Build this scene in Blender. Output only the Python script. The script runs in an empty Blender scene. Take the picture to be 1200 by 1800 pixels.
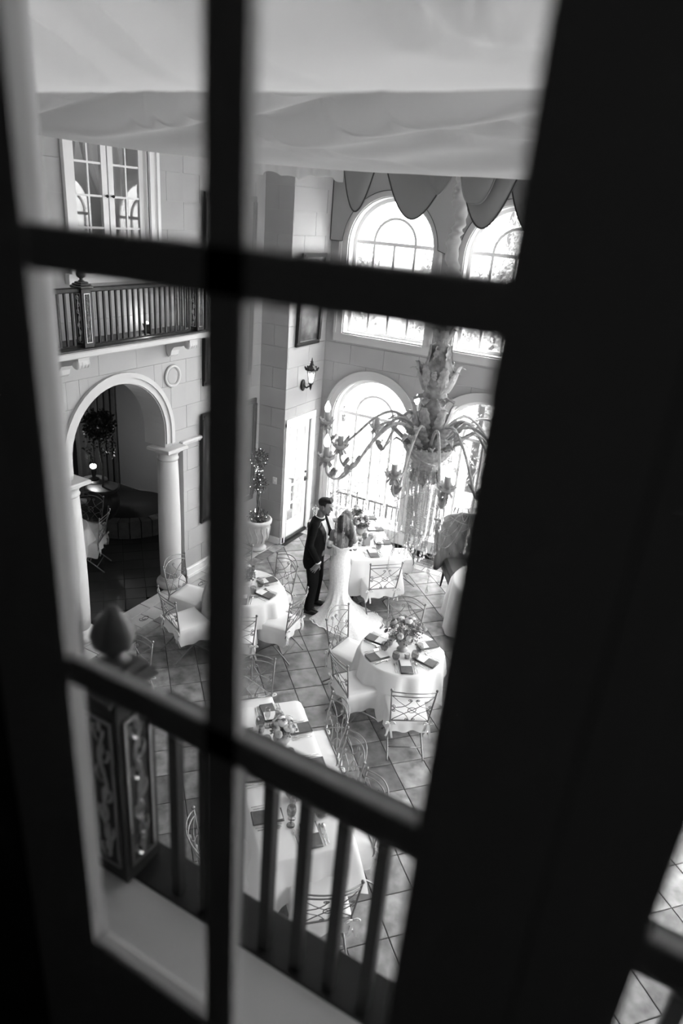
import bpy, bmesh, math, random
from math import sin, cos, pi, sqrt, atan2, radians
from mathutils import Vector, Matrix
random.seed(7)
SC = bpy.context.scene
COL = SC.collection

# ------------------------------------------------------------------ camera
cam = bpy.data.cameras.new('camera')
camo = bpy.data.objects.new('camera', cam)
COL.objects.link(camo)
R0, D0, F0 = (0.870268, 0.4868, 0.075224), (0.254853, -0.314298, -0.914476), (-0.421525, 0.815011, -0.397586)
camo.matrix_world = Matrix(((R0[0], -D0[0], -F0[0], 0), (R0[1], -D0[1], -F0[1], 0), (R0[2], -D0[2], -F0[2], 5.35), (0, 0, 0, 1)))
cam.sensor_fit = 'VERTICAL'
cam.sensor_height = 36
cam.sensor_width = 24
cam.lens = 24.26
cam.clip_start = 0.05
cam.clip_end = 200
cam.dof.use_dof = True
cam.dof.focus_distance = 9.3
cam.dof.aperture_fstop = 2.0
SC.camera = camo

# ------------------------------------------------------------------ world, light, exposure
SKY_STRENGTH = 9.0
world = bpy.data.worlds.new('overcast_sky')
SC.world = world
world.use_nodes = True
nt = world.node_tree
nt.nodes.clear()
wo = nt.nodes.new('ShaderNodeOutputWorld')
bg = nt.nodes.new('ShaderNodeBackground')
geo = nt.nodes.new('ShaderNodeTexCoord')
sep = nt.nodes.new('ShaderNodeSeparateXYZ')
ramp = nt.nodes.new('ShaderNodeValToRGB')
ramp.color_ramp.elements[0].position = 0.46
ramp.color_ramp.elements[0].color = (0.45, 0.45, 0.45, 1)
ramp.color_ramp.elements[1].position = 0.56
ramp.color_ramp.elements[1].color = (1, 1, 1, 1)
mp = nt.nodes.new('ShaderNodeMath')
mp.operation = 'MULTIPLY_ADD'
mp.inputs[1].default_value = 0.5
mp.inputs[2].default_value = 0.5
nt.links.new(geo.outputs['Generated'], sep.inputs[0])
nt.links.new(sep.outputs['Z'], mp.inputs[0])
nt.links.new(mp.outputs[0], ramp.inputs[0])
nt.links.new(ramp.outputs[0], bg.inputs[0])
bg.inputs[1].default_value = SKY_STRENGTH
nt.links.new(bg.outputs[0], wo.inputs[0])
SC.view_settings.view_transform = 'Standard'
SC.view_settings.look = 'None'
SC.view_settings.gamma = 1
SC.view_settings.use_curve_mapping = False
SC.view_settings.exposure = 1.5
SC.cycles.max_bounces = 8
SC.cycles.diffuse_bounces = 5
SC.cycles.glossy_bounces = 3
SC.cycles.transmission_bounces = 4
SC.cycles.transparent_max_bounces = 12
SC.cycles.caustics_reflective = False
SC.cycles.caustics_refractive = False
SC.cycles.sample_clamp_indirect = 6
SC.cycles.use_denoising = True


# ------------------------------------------------------------------ materials
MATS = {}


def mat(name, g, rough=0.6, metal=0.0, var=0.0, scale=5.0, bump=0.0, bscale=40.0, spec=0.5, rnd=0.0, stretch=None, coords='Object'):
    m = bpy.data.materials.new(name)
    m.use_nodes = True
    n = m.node_tree.nodes
    L = m.node_tree.links
    b = n['Principled BSDF']
    b.inputs['Base Color'].default_value = (g, g, g, 1)
    b.inputs['Roughness'].default_value = rough
    b.inputs['Metallic'].default_value = metal
    b.inputs['Specular IOR Level'].default_value = spec
    tc = n.new('ShaderNodeTexCoord')
    src = tc.outputs[coords]
    if rnd > 0.1:
        oi0 = n.new('ShaderNodeObjectInfo')
        sc0 = n.new('ShaderNodeMath')
        sc0.operation = 'MULTIPLY'
        sc0.inputs[1].default_value = 37.0
        L.new(oi0.outputs['Random'], sc0.inputs[0])
        ad0 = n.new('ShaderNodeVectorMath')
        ad0.operation = 'ADD'
        L.new(src, ad0.inputs[0])
        L.new(sc0.outputs[0], ad0.inputs[1])
        src = ad0.outputs[0]
    if stretch:
        mpn = n.new('ShaderNodeMapping')
        mpn.inputs['Scale'].default_value = stretch
        L.new(src, mpn.inputs[0])
        src = mpn.outputs[0]
    val = None
    if var > 0:
        t = n.new('ShaderNodeTexNoise')
        t.inputs['Scale'].default_value = scale
        t.inputs['Detail'].default_value = 4
        L.new(src, t.inputs[0])
        r = n.new('ShaderNodeMapRange')
        r.inputs['From Min'].default_value = 0.3
        r.inputs['From Max'].default_value = 0.7
        r.inputs['To Min'].default_value = g * (1 - var)
        r.inputs['To Max'].default_value = g * (1 + var)
        L.new(t.outputs[0], r.inputs[0])
        val = r.outputs[0]
    if rnd > 0:
        oi = n.new('ShaderNodeObjectInfo')
        r2 = n.new('ShaderNodeMapRange')
        r2.inputs['To Min'].default_value = 1 - rnd
        r2.inputs['To Max'].default_value = 1 + rnd
        L.new(oi.outputs['Random'], r2.inputs[0])
        mu = n.new('ShaderNodeMath')
        mu.operation = 'MULTIPLY'
        mu.inputs[0].default_value = g
        if val is not None:
            L.new(val, mu.inputs[0])
        L.new(r2.outputs[0], mu.inputs[1])
        val = mu.outputs[0]
    if val is not None:
        c = n.new('ShaderNodeCombineColor')
        for k in range(3):
            L.new(val, c.inputs[k])
        L.new(c.outputs[0], b.inputs['Base Color'])
    if bump > 0:
        t = n.new('ShaderNodeTexNoise')
        t.inputs['Scale'].default_value = bscale
        t.inputs['Detail'].default_value = 3
        L.new(src, t.inputs[0])
        bp = n.new('ShaderNodeBump')
        bp.inputs['Strength'].default_value = bump
        bp.inputs['Distance'].default_value = 0.01
        L.new(t.outputs[0], bp.inputs['Height'])
        L.new(bp.outputs[0], b.inputs['Normal'])
    MATS[name] = m
    return m


def emat(name, g, e):
    m = mat(name, 0.8)
    b = m.node_tree.nodes['Principled BSDF']
    b.inputs['Emission Color'].default_value = (g, g, g, 1)
    b.inputs['Emission Strength'].default_value = e
    return m


def glassmat(name, tint=1.0, refl=0.06, rough=0.02):
    m = bpy.data.materials.new(name)
    m.use_nodes = True
    n = m.node_tree.nodes
    L = m.node_tree.links
    n.clear()
    o = n.new('ShaderNodeOutputMaterial')
    t = n.new('ShaderNodeBsdfTransparent')
    t.inputs[0].default_value = (tint, tint, tint, 1)
    g = n.new('ShaderNodeBsdfGlossy')
    g.inputs['Roughness'].default_value = rough
    lw = n.new('ShaderNodeLayerWeight')
    lw.inputs[0].default_value = 0.5
    pw = n.new('ShaderNodeMath')
    pw.operation = 'POWER'
    pw.inputs[1].default_value = 5.0
    L.new(lw.outputs['Facing'], pw.inputs[0])
    mx = n.new('ShaderNodeMixShader')
    mu = n.new('ShaderNodeMath')
    mu.operation = 'MULTIPLY_ADD'
    mu.inputs[1].default_value = 1 - refl
    mu.inputs[2].default_value = refl
    mu.use_clamp = True
    L.new(pw.outputs[0], mu.inputs[0])
    L.new(mu.outputs[0], mx.inputs[0])
    L.new(t.outputs[0], mx.inputs[1])
    L.new(g.outputs[0], mx.inputs[2])
    L.new(mx.outputs[0], o.inputs[0])
    MATS[name] = m
    return m


def clothmat(name, g, trans=0.35, bump=0.0, bscale=30):
    m = bpy.data.materials.new(name)
    m.use_nodes = True
    n = m.node_tree.nodes
    L = m.node_tree.links
    n.clear()
    o = n.new('ShaderNodeOutputMaterial')
    d = n.new('ShaderNodeBsdfDiffuse')
    d.inputs[0].default_value = (g, g, g, 1)
    t = n.new('ShaderNodeBsdfTranslucent')
    t.inputs[0].default_value = (g, g, g, 1)
    mx = n.new('ShaderNodeMixShader')
    mx.inputs[0].default_value = trans
    L.new(d.outputs[0], mx.inputs[1])
    L.new(t.outputs[0], mx.inputs[2])
    L.new(mx.outputs[0], o.inputs[0])
    if bump > 0:
        tc = n.new('ShaderNodeTexCoord')
        ns = n.new('ShaderNodeTexNoise')
        ns.inputs['Scale'].default_value = bscale
        L.new(tc.outputs['Object'], ns.inputs[0])
        bp = n.new('ShaderNodeBump')
        bp.inputs['Strength'].default_value = bump
        bp.inputs['Distance'].default_value = 0.02
        L.new(ns.outputs[0], bp.inputs['Height'])
        L.new(bp.outputs[0], d.inputs['Normal'])
    MATS[name] = m
    return m


mat('plaster', 0.40, 0.75, var=0.05, scale=2.5, bump=0.05, bscale=60, rnd=0.02)
mat('mortar', 0.45, 0.9)
mat('white_paint', 0.82, 0.4, var=0.03, scale=3)
mat('trim_stone', 0.56, 0.55, var=0.04, scale=4)
mat('tile', 0.23, 0.34, var=0.50, scale=7.0, bump=0.06, bscale=40, rnd=0.30, spec=0.5)
mat('pale_tile', 0.46, 0.32, var=0.14, scale=4.0, rnd=0.14)
mat('grout', 0.035, 0.9)
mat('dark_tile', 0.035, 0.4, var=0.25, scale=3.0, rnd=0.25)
mat('linen', 0.74, 0.85, bump=0.04, bscale=300)
mat('iron', 0.22, 0.42, metal=0.6)
mat('dark_iron', 0.03, 0.4, metal=0.4)
mat('dark_wood', 0.022, 0.45, spec=0.3, var=0.3, scale=8, stretch=(1, 1, 0.2))
mat('sash_paint', 0.55, 0.6, spec=0.2)
mat('walnut', 0.045, 0.42, var=0.4, scale=7)
mat('gilt', 0.40, 0.28, metal=0.9)
mat('unlit_room_tone', 0.05, 0.9)  # shade of the unlit interior put into the base colour
mat('napkin', 0.10, 0.7, var=0.15, scale=30)
mat('card', 0.75, 0.7)
mat('grey_card', 0.42, 0.7)
mat('steel', 0.55, 0.25, metal=0.9)
mat('suit', 0.006, 0.85, spec=0.10, bump=0.1, bscale=90)
mat('lapel_satin', 0.012, 0.4)
mat('shoe', 0.01, 0.25)
mat('shirt', 0.8, 0.7)
mat('tie_grey', 0.35, 0.5)
mat('skin', 0.20, 0.5)
mat('skin_groom', 0.15, 0.5)
mat('hair_dark', 0.014, 0.6, spec=0.2, bump=0.5, bscale=60)
mat('hair_brown', 0.045, 0.4, var=0.6, scale=25, bump=0.6, bscale=45, stretch=(3, 3, 0.6))
mat('lace', 0.88, 0.75, var=0.10, scale=38, bump=0.35, bscale=55)
mat('gilded_white', 0.46, 0.5, var=0.40, scale=26, bump=0.2, bscale=40)
mat('gilded_shade', 0.30, 0.5, var=0.5, scale=16, bump=0.3, bscale=30)  # stem toned down: shade of the gaps between leaves put into its colour
mat('candle', 0.42, 0.6)
mat('leaf', 0.07, 0.5, rnd=0.4)
mat('grey_leaf', 0.20, 0.6, rnd=0.4)
mat('dark_leaf', 0.03, 0.5)
mat('flower_white', 0.78, 0.7)
mat('flower_mid', 0.40, 0.7)
mat('flower_dark', 0.10, 0.7)
mat('urn_stone', 0.62, 0.8, var=0.15, scale=9, bump=0.2, bscale=30)
mat('hearth_stone', 0.12, 0.85, var=0.3, scale=9)
mat('soil', 0.03, 0.95)
mat('trunk', 0.10, 0.8, var=0.3, scale=20)
mat('velvet', 0.09, 0.7, var=0.1, scale=6)
mat('valance_cloth', 0.33, 0.85, bump=0.03, bscale=200)
mat('piping', 0.05, 0.7)
mat('curtain', 0.35, 0.8)
mat('patio', 0.25, 0.8, var=0.12, scale=1.5)
mat('stucco', 0.75, 0.85)
mat('roof_grey', 0.30, 0.8)
mat('cypress', 0.34, 0.7, rnd=0.3)
mat('painting_canvas', 0.12, 0.45, var=0.9, scale=3.2)
clothmat('drape', 0.72, 0.18, 0.25, 6)
clothmat('chain_cloth', 0.66, 0.25)
clothmat('sheer', 0.6, 0.4)
glassmat('pane_glass', 0.97, 0.04)
glassmat('clear_glass', 0.90, 0.12)
glassmat('tinted_pane', 0.45, 0.04)
glassmat('smoke_glass', 0.68, 0.08)
glassmat('crystal', 0.93, 0.34, 0.08)
emat('bulb', 1.0, 6.0)
emat('lamp_flame', 1.0, 9.0)
emat('fairy_light', 1.0, 5.0)


# ------------------------------------------------------------------ mesh builder
class MB:
    def __init__(s):
        s.v = []
        s.f = []
        s.sm = []

    def add(s, vs, fs, smooth=False, M=None):
        o = len(s.v)
        if M is not None:
            vs = [M @ Vector(p) for p in vs]
        s.v += [tuple(p) for p in vs]
        s.f += [tuple(i + o for i in f) for f in fs]
        s.sm += [smooth] * len(fs)
        return s

    def box(s, c, d, rz=0.0, M=None, bev=0.0):
        x, y, z = d[0] / 2, d[1] / 2, d[2] / 2
        T = Matrix.Translation(c) @ Matrix.Rotation(rz, 4, 'Z')
        if M is not None:
            T = M @ T
        if bev <= 0:
            vs = [(-x, -y, -z), (x, -y, -z), (x, y, -z), (-x, y, -z), (-x, -y, z), (x, -y, z), (x, y, z), (-x, y, z)]
            fs = [(0, 3, 2, 1), (4, 5, 6, 7), (0, 1, 5, 4), (1, 2, 6, 5), (2, 3, 7, 6), (3, 0, 4, 7)]
        else:
            b = min(bev, x * .9, y * .9, z * .9)
            vs = []
            for zz, i in ((-z, b), (-z + b, 0), (z - b, 0), (z, b)):
                X, Y = x - i, y - i
                vs += [(-X, -Y, zz), (X, -Y, zz), (X, Y, zz), (-X, Y, zz)]
            fs = [(3, 2, 1, 0), (12, 13, 14, 15)]
            for k in range(3):
                for j in range(4):
                    fs.append((k * 4 + j, k * 4 + (j + 1) % 4, k * 4 + 4 + (j + 1) % 4, k * 4 + 4 + j))
        return s.add(vs, fs, False, T)

    def tube(s, pts, r, n=6, closed=False, cap=True, M=None, flat=1.0):
        pts = [Vector(p) for p in pts]
        N = len(pts)
        rr = r if isinstance(r, (list, tuple)) else [r] * N
        tang = []
        for i in range(N):
            a = pts[(i - 1) % N] if (closed or i > 0) else pts[0]
            b = pts[(i + 1) % N] if (closed or i < N - 1) else pts[-1]
            t = (b - a)
            tang.append(t.normalized() if t.length > 1e-9 else Vector((0, 0, 1)))
        up = Vector((0, 0, 1)) if abs(tang[0].z) < 0.9 else Vector((1, 0, 0))
        nrm = (up - tang[0] * up.dot(tang[0])).normalized()
        vs = []
        for i in range(N):
            t = tang[i]
            nrm = nrm - t * nrm.dot(t)
            nrm = nrm.normalized() if nrm.length > 1e-6 else t.orthogonal().normalized()
            bi = t.cross(nrm)
            for k in range(n):
                a = 2 * pi * k / n
                vs.append(pts[i] + nrm * (cos(a) * rr[i] * flat) + bi * (sin(a) * rr[i]))
        fs = []
        for i in range(N if closed else N - 1):
            j = (i + 1) % N
            for k in range(n):
                l = (k + 1) % n
                fs.append((i * n + k, i * n + l, j * n + l, j * n + k))
        if cap and not closed:
            fs.append(tuple(range(n - 1, -1, -1)))
            fs.append(tuple((N - 1) * n + k for k in range(n)))
        return s.add(vs, fs, n > 4, M)

    def limb(s, pts, rads, n=10, M=None):
        """tapering tube with rounded ends"""
        pts = [Vector(p) for p in pts]
        a = (pts[0] - pts[1]).normalized()
        b = (pts[-1] - pts[-2]).normalized()
        r0, r1 = rads[0], rads[-1]
        P = [pts[0] + a * r0 * .95, pts[0] + a * r0 * .6] + pts + [pts[-1] + b * r1 * .6, pts[-1] + b * r1 * .95]
        Rr = [r0 * .3, r0 * .8] + list(rads) + [r1 * .8, r1 * .3]
        return s.tube(P, Rr, n, M=M)

    def lathe(s, prof, n=24, M=None, capb=True, capt=True, rf=None):
        vs = []
        for (r, z) in prof:
            for k in range(n):
                a = 2 * pi * k / n
                q = r * (rf(a, z) if rf else 1)
                vs.append((q * cos(a), q * sin(a), z))
        fs = []
        for i in range(len(prof) - 1):
            for k in range(n):
                l = (k + 1) % n
                fs.append((i * n + k, i * n + l, (i + 1) * n + l, (i + 1) * n + k))
        if capb:
            fs.append(tuple(range(n - 1, -1, -1)))
        if capt:
            fs.append(tuple((len(prof) - 1) * n + k for k in range(n)))
        return s.add(vs, fs, True, M)

    def sphere(s, c, r, n=10, m=6, M=None):
        if not isinstance(r, (list, tuple)):
            r = (r, r, r)
        vs = [(0, 0, -1)]
        for i in range(1, m):
            t = -pi / 2 + pi * i / m
            for k in range(n):
                a = 2 * pi * k / n
                vs.append((cos(t) * cos(a), cos(t) * sin(a), sin(t)))
        vs.append((0, 0, 1))
        fs = []
        for k in range(n):
            fs.append((0, 1 + (k + 1) % n, 1 + k))
            fs.append((len(vs) - 1, 1 + (m - 2) * n + k, 1 + (m - 2) * n + (k + 1) % n))
        for i in range(m - 2):
            for k in range(n):
                l = (k + 1) % n
                fs.append((1 + i * n + k, 1 + i * n + l, 1 + (i + 1) * n + l, 1 + (i + 1) * n + k))
        T = Matrix.Translation(c) @ Matrix.Diagonal((r[0], r[1], r[2], 1))
        if M is not None:
            T = M @ T
        return s.add(vs, fs, True, T)

    def prism(s, poly, ext, fn, smooth=False):
        """polygon (u,v) list pushed from depth ext[0] to ext[1]; fn(u,v,d)->xyz"""
        n = len(poly)
        vs = [fn(u, v, ext[0]) for u, v in poly] + [fn(u, v, ext[1]) for u, v in poly]
        fs = [tuple(range(n - 1, -1, -1)), tuple(range(n, 2 * n))]
        for k in range(n):
            l = (k + 1) % n
            fs.append((k, l, n + l, n + k))
        return s.add(vs, fs, smooth)

    def grid(s, nu, nv, fn, smooth=True, wrap=False):
        vs = [fn(i / nu, j / nv) for j in range(nv + 1) for i in range(nu + (0 if wrap else 1))]
        w = nu if wrap else nu + 1
        fs = []
        for j in range(nv):
            for i in range(nu):
                a, b = j * w + i, j * w + (i + 1) % w
                fs.append((a, b, b + w, a + w))
        return s.add(vs, fs, smooth)

    def mesh(s, name, m):
        me = bpy.data.meshes.new(name)
        me.from_pydata(s.v, [], s.f)
        me.polygons.foreach_set('use_smooth', s.sm)
        me.materials.append(MATS[m])
        bm = bmesh.new()
        bm.from_mesh(me)
        bmesh.ops.recalc_face_normals(bm, faces=bm.faces)
        bm.to_mesh(me)
        bm.free()
        return me

    def build(s, name, m, parent=None, label=None, kind=None, loc=None, rz=None):
        return link(name, s.mesh(name, m), parent, label, kind, loc, rz)


def link(name, me, parent=None, label=None, kind=None, loc=None, rz=None):
    o = bpy.data.objects.new(name, me)
    COL.objects.link(o)
    if parent is not None:
        o.parent = parent
    if label:
        o['label'] = label
    if kind:
        o['kind'] = kind
    if loc:
        o.location = loc
    if rz is not None:
        o.rotation_euler = (0, 0, rz)
    return o


def tag(o, label, cat, group=None):
    o['label'] = label
    o['category'] = cat
    if group:
        o['group'] = group
    return o


def thing(name, label, cat, loc=(0, 0, 0), rz=0.0, group=None):
    o = bpy.data.objects.new(name, None)
    COL.objects.link(o)
    o.location = loc
    o.rotation_euler = (0, 0, rz)
    return tag(o, label, cat, group)


def struct(name, mb, m, parent=None, label=None):
    o = mb.build(name, m, parent, label)
    if parent is None:
        o['kind'] = 'structure'
    return o


def shell(name, label=None):
    o = bpy.data.objects.new(name, None)
    COL.objects.link(o)
    o['kind'] = 'structure'
    if label:
        o['label'] = label
    return o


def dup(root, loc, rz, label, group=None):
    r = root.copy()
    COL.objects.link(r)
    r.location = loc
    r.rotation_euler = (0, 0, rz)
    r['label'] = label
    if group:
        r['group'] = group
    for ch in list(root.children):
        c = ch.copy()
        COL.objects.link(c)
        c.parent = r
        for g in list(ch.children):
            d = g.copy()
            COL.objects.link(d)
            d.parent = c
    return r


def remesh(mb, name, m, parent, voxel, smooth=4, label=None):
    o = mb.build(name, m, parent, label)
    a = o.modifiers.new('r', 'REMESH')
    a.mode = 'VOXEL'
    a.voxel_size = voxel
    a.use_smooth_shade = True
    if smooth:
        b = o.modifiers.new('s', 'SMOOTH')
        b.iterations = smooth
        b.factor = 0.5
    dg = bpy.context.evaluated_depsgraph_get()
    me = bpy.data.meshes.new_from_object(o.evaluated_get(dg))
    old = o.data
    o.modifiers.clear()
    o.data = me
    bpy.data.meshes.remove(old)
    return o


def bez(p0, p1, p2, p3, n):
    p0, p1, p2, p3 = map(Vector, (p0, p1, p2, p3))
    return [p0 * (1 - t) ** 3 + p1 * 3 * t * (1 - t) ** 2 + p2 * 3 * t * t * (1 - t) + p3 * t ** 3 for t in [i / n for i in range(n + 1)]]


def spline(pts, n):
    """Catmull-Rom through the points"""
    P = [Vector(p) for p in pts]
    P = [P[0] * 2 - P[1]] + P + [P[-1] * 2 - P[-2]]
    out = []
    for i in range(1, len(P) - 2):
        for k in range(n):
            t = k / n
            out.append(0.5 * ((2 * P[i]) + (P[i + 1] - P[i - 1]) * t + (2 * P[i - 1] - 5 * P[i] + 4 * P[i + 1] - P[i + 2]) * t * t
                              + (3 * P[i] - P[i - 1] - 3 * P[i + 1] + P[i + 2]) * t ** 3))
    out.append(P[-2])
    return out


# ------------------------------------------------------------------ walls with openings and stone blocks
class Op:
    def __init__(s, u0, u1, z0, spring, R=None):
        s.u0, s.u1, s.z0, s.sp, s.R = u0, u1, z0, spring, R

    def top(s, u):
        if s.R is None:
            return s.sp
        c = (s.u0 + s.u1) / 2
        h = (s.u1 - s.u0) / 2
        q = max(0.0, 1 - ((u - c) / h) ** 2)
        return s.sp + s.R * sqrt(q)

    def cuts(s):
        if s.R is None:
            return [s.u0, s.u1]
        c = (s.u0 + s.u1) / 2
        h = (s.u1 - s.u0) / 2
        return [c - h * cos(pi * k / 20) for k in range(21)]


def cells(u0, u1, z0, z1, ops):
    cs = {u0, u1}
    for o in [o for o in ops if o.z0 < z1 and o.sp + (o.R or 0) > z0 and o.u0 < u1 and o.u1 > u0]:
        for c in o.cuts():
            if u0 < c < u1:
                cs.add(c)
    cs = sorted(cs)
    out = []
    for a, b in zip(cs, cs[1:]):
        if b - a < 1e-6:
            continue
        m = (a + b) / 2
        low = (z0, z0)
        segs = []
        for o in sorted([o for o in ops if o.u0 < m < o.u1], key=lambda o: o.z0):
            segs.append((low, (o.z0, o.z0)))
            low = (o.top(a), o.top(b))
        segs.append((low, (z1, z1)))
        for (la, lb), (ha, hb) in segs:
            la, lb = max(la, z0), max(lb, z0)
            ha, hb = min(ha, z1), min(hb, z1)
            la, lb = min(la, z1), min(lb, z1)
            if ha - la < 1e-4 and hb - lb < 1e-4:
                continue
            out.append([(a, la), (b, lb), (b, max(hb, lb)), (a, max(ha, la))])
    return out


BH, BZ = 0.325, 0.115
FULL = {}


def blocks(wall, fn, u0, u1, z0, z1, ops, L=0.61, g=0.004, d=0.010, shift=0.0, inward=1):
    """running-bond stone blocks on a wall; fn(u,z,d) -> xyz, d out of the wall"""
    r0 = int(math.floor((z0 - BZ) / BH))
    r1 = int(math.ceil((z1 - BZ) / BH))
    for r in range(r0, r1):
        a = u0 - L + ((shift + (L / 2 if r % 2 else 0)) % L)
        while a < u1:
            ua, ub = max(a, u0) + g / 2, min(a + L, u1) - g / 2
            za, zb = max(BZ + r * BH, z0) + g / 2, min(BZ + r * BH + BH, z1) - g / 2
            a += L
            if ub - ua < 0.02 or zb - za < 0.02:
                continue
            polys = cells(ua, ub, za, zb, ops)
            area = sum(0.5 * abs(sum(p[i][0] * p[(i + 1) % 4][1] - p[(i + 1) % 4][0] * p[i][1] for i in range(4))) for p in polys)
            if area < 0.004:
                continue
            mb = MB()
            for p in polys:
                q = [p[0]]
                for w in p[1:]:
                    if abs(w[0] - q[-1][0]) + abs(w[1] - q[-1][1]) > 1e-5:
                        q.append(w)
                if abs(q[0][0] - q[-1][0]) + abs(q[0][1] - q[-1][1]) < 1e-5:
                    q.pop()
                if len(q) >= 3:
                    mb.prism(q, (0, d + random.uniform(-.0015, .0015)), fn)
            mb.build('stone_block', 'plaster', wall)


def wall(name, fn, u0, u1, z0, z1, ops, th, m='mortar'):
    mb = MB()
    for p in cells(u0, u1, z0, z1, ops):
        q = [p[0]]
        for w in p[1:]:
            if abs(w[0] - q[-1][0]) + abs(w[1] - q[-1][1]) > 1e-5:
                q.append(w)
        if abs(q[0][0] - q[-1][0]) + abs(q[0][1] - q[-1][1]) < 1e-5:
            q.pop()
        if len(q) >= 3:
            mb.prism(q, (-th, 0), fn)
    return struct(name, mb, m)


def ring_arch(c, z0, spring, Ri, Ro, n=24, legs=True):
    """outline (u,z) of an arched band as quads"""
    inn, out = [], []
    if legs:
        inn.append((c - Ri, z0))
        out.append((c - Ro, z0))
    for k in range(n + 1):
        a = pi - pi * k / n
        inn.append((c + Ri * cos(a), spring + Ri * sin(a)))
        out.append((c + Ro * cos(a), spring + Ro * sin(a)))
    if legs:
        inn.append((c + Ri, z0))
        out.append((c + Ro, z0))
    return [[inn[i], inn[i + 1], out[i + 1], out[i]] for i in range(len(inn) - 1)]


XW, XD, YP, YW, ZC = -6.35, -5.85, 9.06, 10.2, 6.7
fW = lambda u, z, d: (u, YW - d, z)          # window wall, outward = -Y
fL = lambda u, z, d: (XW + d, u, z)          # arch wall, outward = +X
fD = lambda u, z, d: (XD + d, u, z)          # door wall
fP = lambda u, z, d: (u, YP - d, z)          # pier face
WR = 0.725
WINS_U = [(-4.81 + 1.92 * k) for k in range(5)]
WINS_L = [(-4.87 + 1.94 * k) for k in range(5)]
opsW = [Op(c - WR, c + WR, 3.53, 4.90, WR) for c in WINS_U] + [Op(c - WR, c + WR, 0.33, 2.13, WR) for c in WINS_L]
AC, AR, AS = 6.06, 0.80, 2.42
opsL = [Op(AC - 1.14, AC + 1.14, 0.0, 2.20), Op(AC - AR, AC + AR, 2.20, AS, AR), Op(5.56, 6.68, 4.52, 6.45)]
opsD = [Op(9.17, 9.87, 0.06, 2.10)]
XR = 4.2

w_far = wall('wall_far', fW, XD - .3, XR, 0, ZC, opsW, 0.22)
blocks(w_far, fW, XD, -1.9, 0.115, ZC, opsW, shift=0.2)
mbx = MB()
for p in cells(-1.9, XR, 0.115, ZC, opsW):
    mbx.prism(p, (0, 0.011), fW)
mbx.build('plain_facing', 'plaster', w_far)
w_left = wall('wall_left', fL, -0.2, YP + .2, 0, ZC, opsL, 0.36)
blocks(w_left, fL, 3.2, YP, 0.115, 6.4, opsL, shift=0.12)
mbx = MB().box((XW + .006, 1.5, 3.3), (0.011, 3.4, 6.5))
mbx.build('plain_facing', 'plaster', w_left)
w_door = wall('wall_door', fD, YP + .012, YW, 0, ZC, opsD, 0.22)
blocks(w_door, fD, YP - .012, YW - .012, 0.115, 6.4, opsD, shift=0.33)
w_pier = wall('wall_pier', fP, XW - .1, XD, 0, ZC, [], 0.2)
blocks(w_pier, fP, XW, XD, 0.115, 6.4, [], L=0.5, shift=0.25)
fR = lambda u, z, d: (XR - d, u, z)
opsR = []
for a_, b_ in ((5.4, 6.9), (7.6, 9.1)):  # unseen windows, added for side light on gown, column and cloths
    opsR += [Op(a_, b_, .33, 2.13, .75), Op(a_, b_, 3.53, 4.9, .75)]
wall('wall_right', fR, 0.2, YW + .3, 0, ZC, opsR, .2, 'plaster')
for k, o in enumerate(opsR):
    sw_ = shell('window_%d' % (22 + k))
    c, R = (o.u0 + o.u1) / 2, (o.u1 - o.u0) / 2
    mbx = MB()
    for q in ring_arch(c, o.z0, o.sp, R - .05, R + .12):
        mbx.prism(q, (-.1, .04), fR)
    for u in (-R / 2, 0, R / 2):
        mbx.prism([(c + u - .018, o.z0), (c + u + .018, o.z0), (c + u + .018, o.sp + R * .85), (c + u - .018, o.sp + R * .85)], (-.1, -.06), fR)
    mbx.prism([(o.u0, o.sp - .025), (o.u1, o.sp - .025), (o.u1, o.sp + .025), (o.u0, o.sp + .025)], (-.1, -.06), fR)
    mbx.build('frame', 'white_paint', sw_)
    MB().prism([(o.u0, o.z0), (o.u1, o.z0)] + [(c + R * cos(pi * j / 16), o.sp + R * sin(pi * j / 16)) for j in range(17)], (-.09, -.085), fR).build('pane', 'pane_glass', sw_)
SKX0, SKX1, SKY0, SKY1 = -5.4, 3.2, 0.95, 2.9
struct('ceiling', MB().box((-1, (SKY0 + .1) / 2, ZC + .1), (11.6, SKY0 - .1, 0.2)).box((-1, (SKY1 + 10.7) / 2, ZC + .1), (11.6, 10.7 - SKY1, 0.2))
       .box(((-6.8 + SKX0) / 2, (SKY0 + SKY1) / 2, ZC + .1), (SKX0 + 6.8, SKY1 - SKY0, .2)).box(((4.8 + SKX1) / 2, (SKY0 + SKY1) / 2, ZC + .1), (4.8 - SKX1, SKY1 - SKY0, .2)), 'white_paint')
sk = shell('window_21', 'tinted skylight above the fabric swags')
for i in range(6):
    for j in range(2):
        dx, dy = (SKX1 - SKX0) / 6, (SKY1 - SKY0) / 2
        MB().box((SKX0 + dx * (i + .5), SKY0 + dy * (j + .5), ZC + .1), (dx - .06, dy - .06, .01)).build('pane', 'tinted_pane', sk)
mbx = MB()
for i in range(7):
    mbx.box((SKX0 + (SKX1 - SKX0) / 6 * i, (SKY0 + SKY1) / 2, ZC + .1), (.06, SKY1 - SKY0, .08))
for j in range(3):
    mbx.box(((SKX0 + SKX1) / 2, SKY0 + (SKY1 - SKY0) / 2 * j, ZC + .1), (SKX1 - SKX0, .06, .08))
mbx.build('frame', 'white_paint', sk)


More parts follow.
